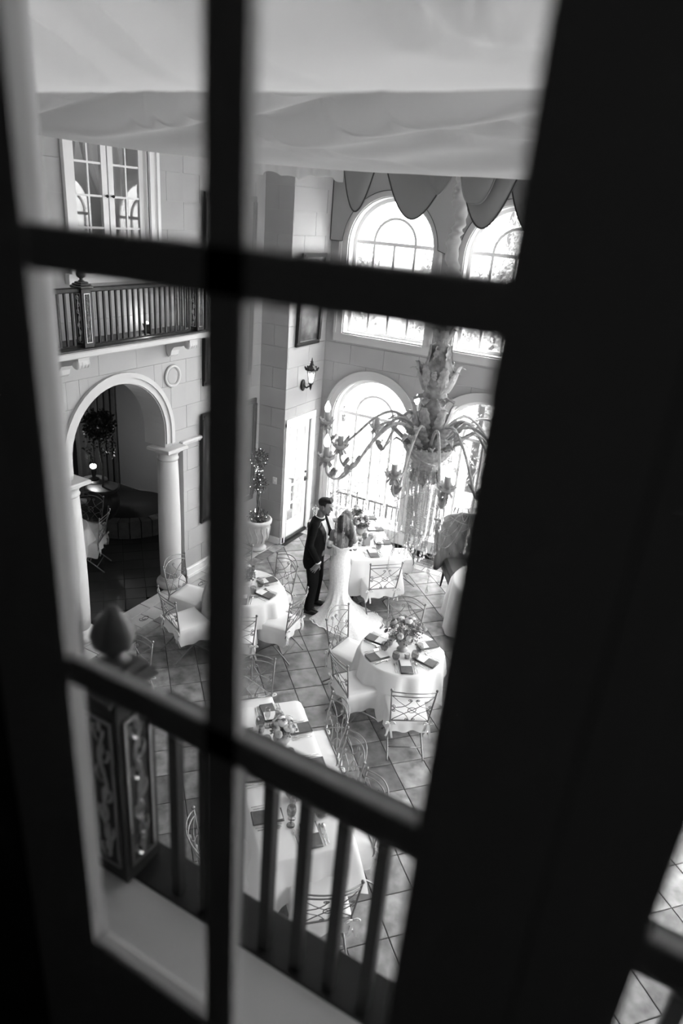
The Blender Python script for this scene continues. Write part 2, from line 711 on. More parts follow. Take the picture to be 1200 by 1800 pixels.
# ------------------------------------------------------------------ floor and its tiles
floor = struct('floor', MB().box((-1.1, 5.2, -0.03), (10.9, 10.6, 0.04)), 'grout')
TS = 0.35987
TO = Vector((-4.523737, 6.375791, 0))
E1 = Vector((0.689263, 0.724511, 0))
E2 = Vector((0.724511, -0.689263, 0))
XB0, YB1 = XW + 0.62, YW - 0.52       # the diagonal field stops at the borders


def px(p):
    q = Vector(p) - Vector((0, 0, 5.35))
    z = q.dot(Vector(F0))
    return 600 + 1213 * q.dot(Vector(R0)) / z, 900 + 1213 * q.dot(Vector(D0)) / z, z


def clip(poly, nx, ny, c):
    """keep nx*x+ny*y<=c"""
    out = []
    for i in range(len(poly)):
        a, b = poly[i], poly[(i + 1) % len(poly)]
        da, db = nx * a[0] + ny * a[1] - c, nx * b[0] + ny * b[1] - c
        if da <= 0:
            out.append(a)
        if da * db < 0:
            t = da / (da - db)
            out.append((a[0] + (b[0] - a[0]) * t, a[1] + (b[1] - a[1]) * t))
    return out


def tile_mb(poly, h=0.0):
    mb = MB()
    cx = sum(p[0] for p in poly) / len(poly)
    cy = sum(p[1] for p in poly) / len(poly)
    b = 0.006
    n = len(poly)
    vs = [(x, y, -0.012) for x, y in poly] + [(x, y, h - 0.003) for x, y in poly]
    vs += [(x + (cx - x) * b / max(.02, math.hypot(cx - x, cy - y)), y + (cy - y) * b / max(.02, math.hypot(cx - x, cy - y)), h) for x, y in poly]
    fs = [tuple(range(2 * n, 3 * n))]
    for k in range(n):
        l = (k + 1) % n
        fs += [(k, l, n + l, n + k), (n + k, n + l, 2 * n + l, 2 * n + k)]
    return mb.add(vs, fs)


gp = 0.004
hs = TS / 2 - gp
corner = [(-hs, -hs), (hs, -hs), (hs, hs), (-hs, hs)]
full_mesh = tile_mb([(-hs, -hs), (hs, -hs), (hs, hs), (-hs, hs)]).mesh('tile', 'tile')
cand = []
rest = MB()
ang = atan2(E1.y, E1.x)
for i in range(-25, 30):
    for j in range(-30, 30):
        c = TO + E1 * (TS * (i + .5)) + E2 * (TS * (j + .5))
        if not (XB0 - .3 < c.x < XR and 0.3 < c.y < YB1 + .3):
            continue
        poly = [((c + E1 * u + E2 * -v).x, (c + E1 * u + E2 * -v).y) for u, v in corner]
        poly = clip(poly, -1, 0, -XB0 - .004)
        poly = clip(poly, 0, 1, YB1 - .004)
        if len(poly) < 3:
            continue
        x, y, z = px(c)
        vis = z > 0.5 and ((130 < x < 880 and 900 < y < 1830) or (1020 < x < 1280 and 1450 < y < 1850))
        cand.append((0 if vis else 1, z, c, poly))
cand.sort(key=lambda q: (q[0], q[1]))
for k, (hid, z, c, poly) in enumerate(cand):
    if hid or k >= 290:
        rest.v += []
        t = tile_mb(poly)
        rest.add(t.v, t.f)
        continue
    inside = len(poly) == 4 and all(abs(p[0] - c.x) < .3 for p in poly) and XB0 + .27 < c.x and c.y < YB1 - .27
    if inside:
        link('tile', full_mesh, floor, loc=(c.x, c.y, 0), rz=ang + random.choice((0, pi / 2, pi, -pi / 2)))
    else:
        tile_mb([(p[0] - c.x, p[1] - c.y) for p in poly]).build('tile', 'tile', floor, loc=(c.x, c.y, 0))
rest.build('outer_tiles', 'tile', floor, kind='stuff')


def rect_tiles(x0, x1, y0, y1, lx, ly, m, name, stagger=0.0, g=0.008):
    r = 0
    y = y0
    while y < y1 - .02:
        x = x0 - (stagger * lx if r % 2 else 0)
        while x < x1 - .01:
            a, b = max(x, x0) + g / 2, min(x + lx, x1) - g / 2
            c, d = y + g / 2, min(y + ly, y1) - g / 2
            if b - a > .03:
                mx, my = (a + b) / 2, (c + d) / 2
                if px((mx, my, 0))[0] < 900:
                    tile_mb([(a - mx, c - my), (b - mx, c - my), (b - mx, d - my), (a - mx, d - my)]).build(name, m, floor, loc=(mx, my, 0))
            x += lx
        y += ly
        r += 1


rect_tiles(XD + .02, -1.6, YB1, YB1 + .17, 0.30, 0.17, 'pale_tile', 'border_tile')
rect_tiles(XD + .02, -1.6, YB1 + .17, YW, 0.26, 0.0875, 'tile', 'brick_tile', 0.5)
rect_tiles(XW, XW + .2, 3.3, YP, 0.2, 0.42, 'pale_tile', 'threshold_slab')
rect_tiles(XW + .2, XB0 - .17, 3.3, YP, 0.25, 0.25, 'pale_tile', 'border_tile')
rect_tiles(XB0 - .17, XB0, 3.3, YP, 0.17, 0.34, 'tile', 'border_tile')
# scrolls carved along the patterned border of the arch wall
mbs = MB()
for k in range(14):
    y = 3.6 + k * .40
    xc = XW + .325
    mbs.tube([(xc + (.02 + .03 * t) * cos(9 * t), y + (.03 + .06 * t) * sin(9 * t) * (1 if k % 2 else -1), .001) for t in [q / 16 for q in range(17)]], 0.005, 4)
mbs.build('border_scrolls', 'dark_tile', floor, kind='stuff')

# ------------------------------------------------------------------ baseboards
struct('baseboard_left', MB().box((XW + .025, (7.2 + YP) / 2, .075), (.05, YP - 7.2, .15), bev=.01).box((XW + .035, (7.2 + YP) / 2, .02), (.07, YP - 7.2, .04)), 'white_paint')
struct('baseboard_pier', MB().box(((XW + XD) / 2, YP - .02, .06), (.5, .04, .12), bev=.01), 'white_paint')
struct('baseboard_door', MB().box((XD + .02, 9.0 + .09, .06), (.04, .07, .12), bev=.008).box((XD + .02, 10.05, .06), (.04, .26, .12), bev=.008), 'white_paint')
struct('baseboard_far', MB().box(((XD + XR) / 2, YW - .03, .045), (XR - XD, .06, .09)), 'dark_wood')
struct('trim_1', MB().box(((XD + XR) / 2, YW - .02, .205), (XR - XD, .035, .22), bev=.008).box(((XD + XR) / 2, YW - .035, .325), (XR - XD, .07, .03), bev=.008), 'white_paint')


# ------------------------------------------------------------------ arched windows of the far wall
def arched_window(idx, c, z0, sp, R, tall):
    w = shell('window_%d' % idx)
    mb = MB()
    for q in ring_arch(c, z0, sp, R, R + .13):
        mb.prism(q, (0.0, .035), fW)
    for q in ring_arch(c, z0, sp, R + .10, R + .145):
        mb.prism(q, (.03, .055), fW)
    if not tall:
        mb.prism([(c - R - .145, z0 - .13), (c + R + .145, z0 - .13), (c + R + .145, z0), (c - R - .145, z0)], (0, .0375), fW)
        mb.prism([(c - R, z0 - .03), (c + R, z0 - .03), (c + R, z0), (c - R, z0)], (0, .06), fW)
    mb.build('casing', 'trim_stone', w)
    mb = MB()
    for q in ring_arch(c, z0, sp, R - .018, R + .001):
        mb.prism(q, (-.215, .004), fW)
    mb.prism([(c - R, z0 - .001), (c + R, z0 - .001), (c + R, z0 + .018), (c - R, z0 + .018)], (-.213, .006), fW)
    mb.build('jamb_lining', 'white_paint', w)
    mb = MB()
    for q in ring_arch(c, z0, sp, R - .07, R - .016):
        mb.prism(q, (-.19, -.14), fW)
    mb.prism([(c - R, z0 + .016), (c + R, z0 + .016), (c + R, z0 + .07), (c - R, z0 + .07)], (-.188, -.138), fW)
    mb.build('sash', 'white_paint', w)
    zt = sp + .05
    r2 = R * .48
    b = .018
    MB().prism([(c - R + .05, zt - .025), (c + R - .05, zt - .025), (c + R - .05, zt + .025), (c - R + .05, zt + .025)], (-.185, -.145), fW).build('transom_bar', 'white_paint', w)
    for k, u in enumerate((-r2, 0, r2)):
        MB().prism([(c + u - b, z0 + .06), (c + u + b, z0 + .06), (c + u + b, zt - .02), (c + u - b, zt - .02)], (-.183, -.147), fW).build('muntin', 'white_paint', w)
    mb = MB()
    for q in ring_arch(c, zt, zt + .02, r2 - b, r2 + b, 18, False):
        mb.prism(q, (-.183, -.147), fW)
    mb.build('arch_muntin', 'white_paint', w)
    xs = [c - R + .05, c - r2, c, c + r2, c + R - .05]
    for k in range(4):
        MB().prism([(xs[k], z0 + .06), (xs[k + 1], z0 + .06), (xs[k + 1], zt), (xs[k], zt)], (-.168, -.163), fW).build('pane', 'pane_glass', w)
    MB().prism([(c + r2 * cos(pi * k / 16), zt + r2 * sin(pi * k / 16)) for k in range(17)], (-.168, -.163), fW).build('pane', 'pane_glass', w)
    mb = MB()
    Ro = R - .05
    for k in range(16):
        a, d = pi * k / 16, pi * (k + 1) / 16
        mb.prism([(c + r2 * cos(a), zt + r2 * sin(a)), (c + Ro * cos(a), sp + Ro * sin(a)), (c + Ro * cos(d), sp + Ro * sin(d)), (c + r2 * cos(d), zt + r2 * sin(d))], (-.168, -.163), fW)
    mb.build('pane', 'pane_glass', w)


n = 2
for k in range(5):
    arched_window(n, WINS_U[k], 3.53, 4.90, WR, False)
    arched_window(n + 1, WINS_L[k], 0.33, 2.13, WR, True)
    n += 2
# light portals: sampling hints at the window openings (they emit nothing themselves)
for k in range(5):
    for zc, zh, c in ((4.58, 2.1, WINS_U[k]), (1.6, 2.55, WINS_L[k])):
        ld = bpy.data.lights.new('window_portal', 'AREA')
        ld.shape = 'RECTANGLE'
        ld.size = 1.45
        ld.size_y = zh
        ld.cycles.is_portal = True
        lo = bpy.data.objects.new('window_portal', ld)
        COL.objects.link(lo)
        lo.location = (c, YW + .24, zc)
        lo.rotation_euler = (radians(-90), 0, 0)
for o in opsR:
    ld = bpy.data.lights.new('window_portal', 'AREA')
    ld.shape = 'RECTANGLE'
    ld.size, ld.size_y = o.u1 - o.u0, o.sp + o.R - o.z0
    ld.cycles.is_portal = True
    lo = bpy.data.objects.new('window_portal', ld)
    COL.objects.link(lo)
    lo.location = (XR + .24, (o.u0 + o.u1) / 2, (o.z0 + o.sp + o.R) / 2)
    lo.rotation_euler = (radians(-90), 0, radians(-90))
ld = bpy.data.lights.new('skylight_portal', 'AREA')
ld.shape = 'RECTANGLE'
ld.size, ld.size_y = SKX1 - SKX0, SKY1 - SKY0
ld.cycles.is_portal = True
lo = bpy.data.objects.new('skylight_portal', ld)
COL.objects.link(lo)
lo.location = ((SKX0 + SKX1) / 2, (SKY0 + SKY1) / 2, ZC + .25)

# ------------------------------------------------------------------ near wall, the window the camera looks through, the dark room
opN = [Op(-1.032, 1.132, 3.806, 6.262)]
fN = lambda u, z, d: (u, 0.845 + d, z)
w_near = wall('wall_near', fN, XW - .3, XR, 0, ZC, opN, 0.355, 'plaster')
back = shell('wall_back', None)
mb = MB()
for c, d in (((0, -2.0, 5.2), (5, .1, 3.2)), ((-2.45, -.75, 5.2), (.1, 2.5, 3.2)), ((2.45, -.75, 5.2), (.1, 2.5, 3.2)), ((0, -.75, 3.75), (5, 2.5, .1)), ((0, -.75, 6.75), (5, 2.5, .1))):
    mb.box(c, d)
mb.build('room_shell', 'unlit_room_tone', back)
pl = bpy.data.lights.new('room_fill', 'POINT')  # added dim fill, lifts the black of the sash's inner faces
pl.energy = 0.55
pl.shadow_soft_size = .15
po = bpy.data.objects.new('room_fill', pl)
COL.objects.link(po)
po.location = (.6, -1.2, 6.2)
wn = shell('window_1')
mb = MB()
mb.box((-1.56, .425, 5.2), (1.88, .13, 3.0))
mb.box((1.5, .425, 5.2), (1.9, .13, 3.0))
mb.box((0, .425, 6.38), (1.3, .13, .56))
mb.build('frame', 'unlit_room_tone', wn)
mb = MB()
mb.box((.05, .64, 3.80), (2.14, .43, .04), bev=.006)
mb.build('sill', 'white_paint', wn, 'white painted sill outside the sash')
mb = MB()
for x in (-1.03, 1.13):
    mb.box((x, .665, 5.03), (.02, .35, 2.42))
mb.box((.05, .665, 6.24), (2.14, .35, .02))
mb.build('reveal', 'white_paint', wn, 'white painted reveal of the opening')
zs_m = (4.897, 5.307, 5.715)
MB().box((.002, .401, 4.97), (.03, .030, 2.3), bev=.004).build('astragal', 'sash_paint', wn)
for lx0, lx1, r0, r1 in ((-.62, .0, -.503, -.114), (.0, .62, .058, .50)):
    leaf = bpy.data.objects.new('casement', None)
    COL.objects.link(leaf)
    leaf.parent = wn
    MB().box(((lx0 + r0) / 2, .40, 4.97), (r0 - lx0 - .002, .020, 2.3), bev=.003).build('stile', 'sash_paint', leaf)
    MB().box(((r1 + lx1) / 2, .40, 4.97), (lx1 - r1 - .002, .020, 2.3), bev=.003).build('stile', 'sash_paint', leaf)
    MB().box(((r0 + r1) / 2, .40, 4.15), (r1 - r0, .020, .66), bev=.003).build('bottom_rail', 'sash_paint', leaf)
    MB().box(((r0 + r1) / 2, .40, 6.10), (r1 - r0, .020, .08), bev=.003).build('top_rail', 'sash_paint', leaf)
    xm = -.307 if lx0 < -.1 else .285
    MB().box((xm, .398, 5.27), (.035, .012, 1.6), bev=.002).build('muntin', 'sash_paint', leaf)
    for z in zs_m:
        MB().box(((r0 + r1) / 2, .398, z), (r1 - r0, .012, .036), bev=.002).build('muntin', 'sash_paint', leaf)
    zz = (4.48,) + zs_m + (6.06,)
    for a, b in zip(zz, zz[1:]):
        for u, v in ((r0, xm), (xm, r1)):
            MB().box(((u + v) / 2, .402, (a + b) / 2), (v - u, .003, b - a)).build('pane', 'pane_glass', leaf)


# ------------------------------------------------------------------ balconies
def newel(parent, x, y, z0, top, wd=.125):
    mb = MB().box((x, y, (z0 + top) / 2), (wd, wd, top - z0), bev=.006)
    nw = mb.build('newel_post', 'dark_wood', parent)
    for k in range(4):
        M = Matrix.Translation((x, y, 0)) @ Matrix.Rotation(k * pi / 2, 4, 'Z') @ Matrix.Translation((wd / 2 - .0625, 0, 0))
        h = top - z0
        m2 = MB()
        for a, b, c, d in ((-.036, .036, z0 + .05, z0 + .058), (-.036, .036, top - .058, top - .05)):
            m2.box((.064, 0, (c + d) / 2), (.008, b - a, d - c), M=M)
        for u in (-.036, .036):
            m2.box((.064, u, (z0 + top) / 2), (.008, .007, h - .1), M=M)
        for q in range(7):
            zz = z0 + .09 + (h - .18) * q / 6
            sgn = 1 if q % 2 else -1
            m2.tube([(.064, sgn * (.004 + .020 * t * cos(7 * t)), zz + .026 * sin(7 * t)) for t in [w / 9 for w in range(10)]], .0045, 4, M=M)
        m2.tube([(.064, .010 * sin(14 * t), z0 + .08 + (h - .16) * t) for t in [w / 24 for w in range(25)]], .005, 4, M=M)
        m2.build('carved_panel', 'gilt', nw, 'gilded scroll carving')
    MB().box((x, y, top + .012), (wd + .04 if wd > .12 else .114, wd + .04, .024), bev=.008).box((x, y, top + .034), (wd + .01, wd + .015, .02), bev=.01).box((x, y, top + .052), (.10, .10, .02), bev=.01).build('newel_cap', 'walnut', parent)
    MB().lathe([(.02, 0), (.034, .008), (.018, .02), (.016, .03), (.042, .05), (.047, .075), (.038, .105), (.020, .125), (.010, .142)], 14, M=Matrix.Translation((x, y, top + .06)), rf=lambda a, z: 1 + .06 * cos(8 * a) if z > .045 else 1).build('finial', 'walnut', parent)


def rail_bar(a, b, z0, z1, w):
    a, b = Vector(a), Vector(b)
    c = (a + b) / 2
    d = b - a
    return MB().box((c.x, c.y, (z0 + z1) / 2), (d.length, w, z1 - z0), rz=atan2(d.y, d.x), bev=.010)


bal = thing('balcony', 'white balcony with dark turned rail over the arched opening', 'balcony', (0, 0, 0))
MB().box(((XW - 5.86) / 2 + .004, 5.1, 3.765), (.49, 4.24, .07), bev=.012).build('slab', 'trim_stone', bal)
MB().box(((XW - 5.865) / 2 + .006, 5.1, 3.812), (.475, 4.2, .022), bev=.006).build('deck', 'walnut', bal, 'dark wooden deck')
rail_bar((-5.95, 3.1, 0), (-5.95, 6.99, 0), 4.385, 4.435, .065).build('handrail', 'dark_wood', bal)
rail_bar((-5.95, 3.1, 0), (-5.95, 6.99, 0), 3.835, 3.855, .03).build('bottom_rail', 'dark_wood', bal)
rail_bar((XW + .02, 7.06, 0), (-6.01, 7.06, 0), 4.385, 4.435, .065).build('handrail', 'dark_wood', bal)
bm_ = MB().box((0, 0, 4.11), (.022, .022, .55)).mesh('baluster', 'dark_wood')
y = 3.2
while y < 6.98:
    if not 5.15 < y < 5.35:
        link('baluster', bm_, bal, loc=(-5.95, y, 0))
    y += .0865
for k in range(4):
    link('baluster', bm_, bal, loc=(XW + .07 + k * .085, 7.06, 0))
newel(bal, -5.95, 5.25, 3.823, 4.43)
newel(bal, -5.95, 7.06, 3.823, 4.43)


def corbel(y):
    prof = [(0, 0), (.40, 0), (.40, -.05), (.405, -.09), (.38, -.135), (.335, -.13), (.31, -.10), (.27, -.115), (.20, -.13), (.13, -.15), (.09, -.20), (.075, -.26), (.04, -.285), (.015, -.25), (0, -.22)]
    o = MB().prism(prof, (-.075, .075), lambda u, v, d: (XW + .012 + u, y + d, 3.73 + v)).build('corbel', 'trim_stone', bal)
    mb = MB()
    for k in range(4):
        M = Matrix.Translation((XW + .365, y - .066 + k * .044, 3.645)) @ Matrix.Rotation(pi / 2, 4, 'X')
        mb.lathe([(.02, -.022), (.045, -.018), (.058, 0), (.045, .018), (.02, .022)], 14, M=M)
    mb.build('scroll', 'trim_stone', o)


for y in (3.45, 5.2, 6.98):
    corbel(y)
lamp = thing('uplight', 'small glowing uplight on the balcony deck behind the balusters', 'lamp', (-6.2, 6.42, 3.825))
MB().lathe([(.05, 0), (.05, .02), (.03, .03), (.045, .09), (.05, .10)], 14).build('body', 'dark_iron', lamp)
MB().sphere((0, 0, .105), .028, 10, 6).build('bulb', 'bulb', lamp)
pl = bpy.data.lights.new('uplight_glow', 'POINT')
pl.energy = 0.9
pl.shadow_soft_size = .04
po = bpy.data.objects.new('uplight_glow', pl)
COL.objects.link(po)
po.location = (-6.2, 6.42, 3.99)

nb = thing('near_balcony', 'blurred dark balcony rail right outside the window, nearest the camera', 'balcony', (0, 0, 0))
MB().box((.1, .91, 3.75), (3.2, .11, .10), bev=.01).build('slab', 'trim_stone', nb)
MB().box((.1, .905, 3.812), (3.2, .118, .024), bev=.006).build('deck', 'dark_wood', nb)
rail_bar((-.85, .878, 0), (1.6, .878, 0), 4.325, 4.39, .065).build('handrail', 'dark_wood', nb)
bn_ = MB().box((0, 0, 4.08), (.024, .024, .51)).mesh('baluster', 'dark_wood')
x = -.307 - .0835 * 6
while x < 1.5:
    link('baluster', bn_, nb, loc=(x, .878, 0))
    x += .0835
newel(nb, -.975, .878, 3.824, 4.36, .108)

# ------------------------------------------------------------------ arch, columns, roundels
arch = shell('trim_2')
mb = MB()
for q in ring_arch(AC, 2.25, AS, AR - .001, AR + .10):
    mb.prism(q, (.0, .03), fL)
for q in ring_arch(AC, 2.25, AS, AR + .075, AR + .135):
    mb.prism(q, (.0, .055), fL)
mb.build('archivolt', 'trim_stone', arch)
mb = MB()
for q in ring_arch(AC, 2.20, AS, AR - .012, AR):
    mb.prism(q, (-.37, .004), fL)
mb.build('soffit', 'trim_stone', arch)
for s in (-1, 1):
    y0 = AC + s * (AR + .07)
    col = thing('column', 'white tuscan column at the %s side of the dark arch' % ('right' if s > 0 else 'left'), 'column', (XW - .03, y0, 0))
    MB().lathe([(.148, .16), (.156, .4), (.160, .8), (.157, 1.2), (.147, 1.7), (.136, 2.02)], 28).build('shaft', 'trim_stone', col)
    MB().lathe([(.20, .0), (.21, .03), (.213, .06), (.205, .09), (.175, .105), (.172, .12), (.168, .13), (.155, .15), (.149, .165)], 28).build('base', 'trim_stone', col)
    MB().lathe([(.136, 2.0), (.148, 2.02), (.15, 2.035), (.138, 2.05), (.14, 2.09), (.155, 2.11), (.18, 2.13), (.185, 2.145)], 28).build('capital', 'trim_stone', col)
    MB().box((0, 0, 2.172), (.40, .40, .056), bev=.012).build('abacus', 'trim_stone', col)
    ye = y0 + s * .2
    yf = AC + s * 1.50
    MB().box((XW + .03 - .0, (ye + yf) / 2, 2.20), (.09, abs(yf - ye) + .01, .045), bev=.012).box((XW + .02, (ye + yf) / 2, 2.165), (.06, abs(yf - ye), .03), bev=.008).build('string_course', 'trim_stone', arch)
for y, z in ((7.005, 3.17), (5.03, 3.11)):
    t = thing('roundel', 'round white plaster roundel %s of the arch' % ('above the right shoulder' if y > 6 else 'above the left shoulder'), 'ornament', (XW + .012, y, z))
    M = Matrix.Rotation(pi / 2, 4, 'Y')
    MB().lathe([(.145, -.002), (.155, .012), (.148, .028), (.128, .032), (.115, .018), (.112, .006)], 32, M=M, capb=False, capt=False).build('ring', 'trim_stone', t)
    MB().lathe([(.113, -.002), (.112, .008), (.08, .014), (.0, .016)], 32, M=M, capb=False, capt=False).build('disc', 'plaster', t)


# ------------------------------------------------------------------ french window above the balcony
fw = shell('window_20')
mb = MB()
for u0, u1, d in ((5.44, 5.56, .03), (6.68, 6.80, .03)):
    mb.prism([(u0, 4.45), (u1, 4.45), (u1, 6.5), (u0, 6.5)], (0, d + .012), fL)
for u in (5.45, 6.79):
    mb.prism([(u - .022, 4.45), (u + .022, 4.45), (u + .022, 6.5), (u - .022, 6.5)], (.03, .07), fL)
mb.prism([(5.38, 4.42), (6.86, 4.42), (6.86, 4.52), (5.38, 4.52)], (0, .075), fL)
mb.build('casing', 'white_paint', fw)
mb = MB()
for u in (5.56, 6.66):
    mb.prism([(u, 4.52), (u + .02, 4.52), (u + .02, 6.45), (u, 6.45)], (-.30, .0), fL)
mb.build('reveal', 'white_paint', fw)
for k, (a, b) in enumerate(((5.58, 6.10), (6.12, 6.66))):
    leaf = bpy.data.objects.new('casement', None)
    COL.objects.link(leaf)
    leaf.parent = fw
    for u0, u1, z0, z1 in ((a, a + .075, 4.53, 6.4), (b - .075, b, 4.53, 6.4), (a + .075, b - .075, 4.53, 4.66), (a + .075, b - .075, 6.3, 6.4)):
        MB().prism([(u0, z0), (u1, z0), (u1, z1), (u0, z1)], (-.085, -.045), fL).build('stile' if z1 - z0 > 1 else 'rail', 'white_paint', leaf)
    m = (a + b) / 2
    MB().prism([(m - .011, 4.66), (m + .011, 4.66), (m + .011, 6.3), (m - .011, 6.3)], (-.078, -.052), fL).build('muntin', 'white_paint', leaf)
    zz = [4.66, 4.985, 5.31, 5.635, 5.96, 6.3]
    for z in zz[1:-1]:
        MB().prism([(a + .075, z - .011), (b - .075, z - .011), (b - .075, z + .011), (a + .075, z + .011)], (-.077, -.053), fL).build('muntin', 'white_paint', leaf)
    for z0, z1 in zip(zz, zz[1:]):
        for u0, u1 in ((a + .075, m), (m, b - .075)):
            MB().prism([(u0, z0), (u1, z0), (u1, z1), (u0, z1)], (-.066, -.063), fL).build('pane', 'pane_glass', leaf)
    ky = b - .035 if k == 0 else a + .035
    MB().sphere((XW - .015, ky, 5.315), .017, 8, 6).tube([(XW - .045, ky, 5.315), (XW - .02, ky, 5.315)], .008, 6).build('knob', 'dark_iron', leaf)
# room behind it
pl = bpy.data.lights.new('upper_room_fill', 'POINT')  # added fill light, brightens the interior seen through the panes
pl.energy = 9.0
pl.shadow_soft_size = .2
po = bpy.data.objects.new('upper_room_fill', pl)
COL.objects.link(po)
po.location = (XW - 1.3, 6.9, 6.3)
bk = shell('wall_upper_room')
MB().box((XW - 1.9, 6.1, 5.4), (.1, 3.4, 2.6)).box((XW - 1.1, 4.4, 5.4), (1.5, .1, 2.6)).box((XW - 1.1, 7.8, 5.4), (1.5, .1, 2.6)).box((XW - 1.1, 6.1, 4.05), (1.6, 3.5, .1)).box((XW - 1.1, 6.1, 6.75), (1.6, 3.5, .1)).build('room_shell', 'curtain', bk)


def drape_panel(name, label, y0, y1, z0, z1, x, gather, side):
    t = thing(name, label, 'curtain', (x, y0, z0))
    mb = MB()

    def fn(u, v):
        z = v * (z1 - z0)
        sw = (1 - .75 * max(0, 1 - abs(v - gather) * 2.2) ** 1.5)
        yy = (u * sw if side > 0 else 1 - (1 - u) * sw) * (y1 - y0)
        return (.035 * sin(u * 34) + .02 * sin(u * 13 + 4 * v), yy, z)
    mb.grid(60, 24, fn)
    mb.build('fabric', 'sheer', t)
    return t


drape_panel('curtain', 'pale curtain tied back behind the left leaf of the balcony window', 5.5, 6.08, 4.55, 6.4, XW - .5, .25, 1)
drape_panel('curtain', 'pale curtain tied back behind the right leaf of the balcony window', 6.14, 6.72, 4.55, 6.4, XW - .5, .25, -1)


# ------------------------------------------------------------------ pictures
def picture(name, label, wallfn, u0, u1, z0, z1, fr, tilt, art):
    t = thing(name, label, 'picture')
    d0, d1 = .014, .05
    mb = MB()
    n = 0
    for (a, b, c, e, dd) in ((u0, u1, z0, z0 + fr, 0), (u0, u1, z1 - fr, z1, 0), (u0, u0 + fr, z0 + fr, z1 - fr, 0), (u1 - fr, u1, z0 + fr, z1 - fr, 0)):
        def fn(u, z, d):
            return wallfn(u, z, d + tilt * (z - z0) / (z1 - z0))
        mb.prism([(a, c), (b, c), (b, e), (a, e)], (d0, d1), fn)
        m = fr * .35
        mb.prism([(a + (m if b - a > fr * 2 else 0) + (fr * .6 if False else 0), c + m * (1 if e - c < fr * 2 else 0)), (b - (m if b - a > fr * 2 else 0), c + m * (1 if e - c < fr * 2 else 0)), (b - (m if b - a > fr * 2 else 0), e - m * (1 if e - c < fr * 2 else 0)), (a + (m if b - a > fr * 2 else 0), e - m * (1 if e - c < fr * 2 else 0))], (d1, d1 + .015), fn)
    mb.build('frame', 'dark_wood', t)
    fn = lambda u, z, d: wallfn(u, z, d + tilt * (z - z0) / (z1 - z0))
    i = fr * .92
    MB().prism([(u0 + i, z0 + i), (u1 - i, z0 + i), (u1 - i, z1 - i), (u0 + i, z1 - i)], (d0 + .002, d0 + .014), fn).build('canvas', 'painting_canvas', t)
    mb = MB()
    j = fr * 1.0
    for (a, b, c, e) in ((u0 + j, u1 - j, z0 + j, z0 + j + .012), (u0 + j, u1 - j, z1 - j - .012, z1 - j), (u0 + j, u0 + j + .012, z0 + j, z1 - j), (u1 - j - .012, u1 - j, z0 + j, z1 - j)):
        mb.prism([(a, c), (b, c), (b, e), (a, e)], (d0 + .01, d0 + .026), fn)
    mb.build('inner_slip', 'gilt', t, 'pale inner slip')
    return t


picture('framed_picture', 'framed dark painting hanging above the wall lantern beside the door', fD, 9.24, 9.93, 3.36, 4.75, .065, .05, 1)
picture('framed_picture', 'tall dark framed picture high on the wall right of the balcony', fL, 7.62, 8.74, 2.93, 5.46, .075, .04, 2)
picture('framed_picture', 'dark framed picture low on the wall right of the column', fL, 7.55, 8.88, .80, 2.54, .085, .03, 3)

# ------------------------------------------------------------------ door on the return wall
dr = shell('door_1')
mb = MB()
for u0, u1, z0, z1 in ((9.06 + .016, 9.17, 0, 2.16), (9.87, 9.98, 0, 2.16), (9.06 + .016, 9.98, 2.10, 2.22)):
    mb.prism([(u0, z0), (u1, z0), (u1, z1), (u0, z1)], (0, .04 + (.004 if u1 - u0 > .5 else 0)), fD)
mb.build('casing', 'white_paint', dr)
MB().prism([(9.17, 0), (9.87, 0), (9.87, .045), (9.17, .045)], (-.15, .05), fD).build('threshold', 'dark_wood', dr, 'dark threshold')
leaf = bpy.data.objects.new('door_leaf', None)
COL.objects.link(leaf)
leaf.parent = dr
a, b = 9.18, 9.86
for nm, u0, u1, z0, z1 in (('stile', a, a + .10, .055, 2.09), ('stile', b - .10, b, .055, 2.09), ('rail', a + .1, b - .1, .055, .32), ('rail', a + .1, b - .1, 1.98, 2.09)):
    MB().prism([(u0, z0), (u1, z0), (u1, z1), (u0, z1)], (-.05, -.008), fD).build(nm, 'white_paint', leaf)
m = (a + b) / 2
MB().prism([(m - .012, .32), (m + .012, .32), (m + .012, 1.98), (m - .012, 1.98)], (-.045, -.014), fD).build('muntin', 'white_paint', leaf)
zz = [.32 + (1.98 - .32) * k / 5 for k in range(6)]
for z in zz[1:-1]:
    MB().prism([(a + .1, z - .012), (b - .1, z - .012), (b - .1, z + .012), (a + .1, z + .012)], (-.044, -.015), fD).build('muntin', 'white_paint', leaf)
for z0, z1 in zip(zz, zz[1:]):
    for u0, u1 in ((a + .1, m), (m, b - .1)):
        MB().prism([(u0, z0), (u1, z0), (u1, z1), (u0, z1)], (-.032, -.028), fD).build('pane', 'pane_glass', leaf)
MB().tube([(XD - .01, b - .05, 1.0), (XD + .045, b - .05, 1.0), (XD + .05, b - .06, 1.0), (XD + .05, b - .15, 1.0)], .009, 6).sphere((XD + .0, b - .05, 1.0), (.012, .03, .05), 10, 6).sphere((XD, b - .05, 1.13), (.015, .025, .025), 10, 6).build('door_handle', 'dark_iron', leaf, 'dark lever handle')
sw = thing('light_switch', 'small white light switch plate on the shaded pier beside the topiary', 'switch', (-5.98, YP - .012, 1.15))
MB().box((0, -.005, 0), (.075, .01, .12), bev=.003).build('plate', 'white_paint', sw)
MB().box((0, -.013, 0), (.018, .01, .035), bev=.002).build('toggle', 'white_paint', sw)

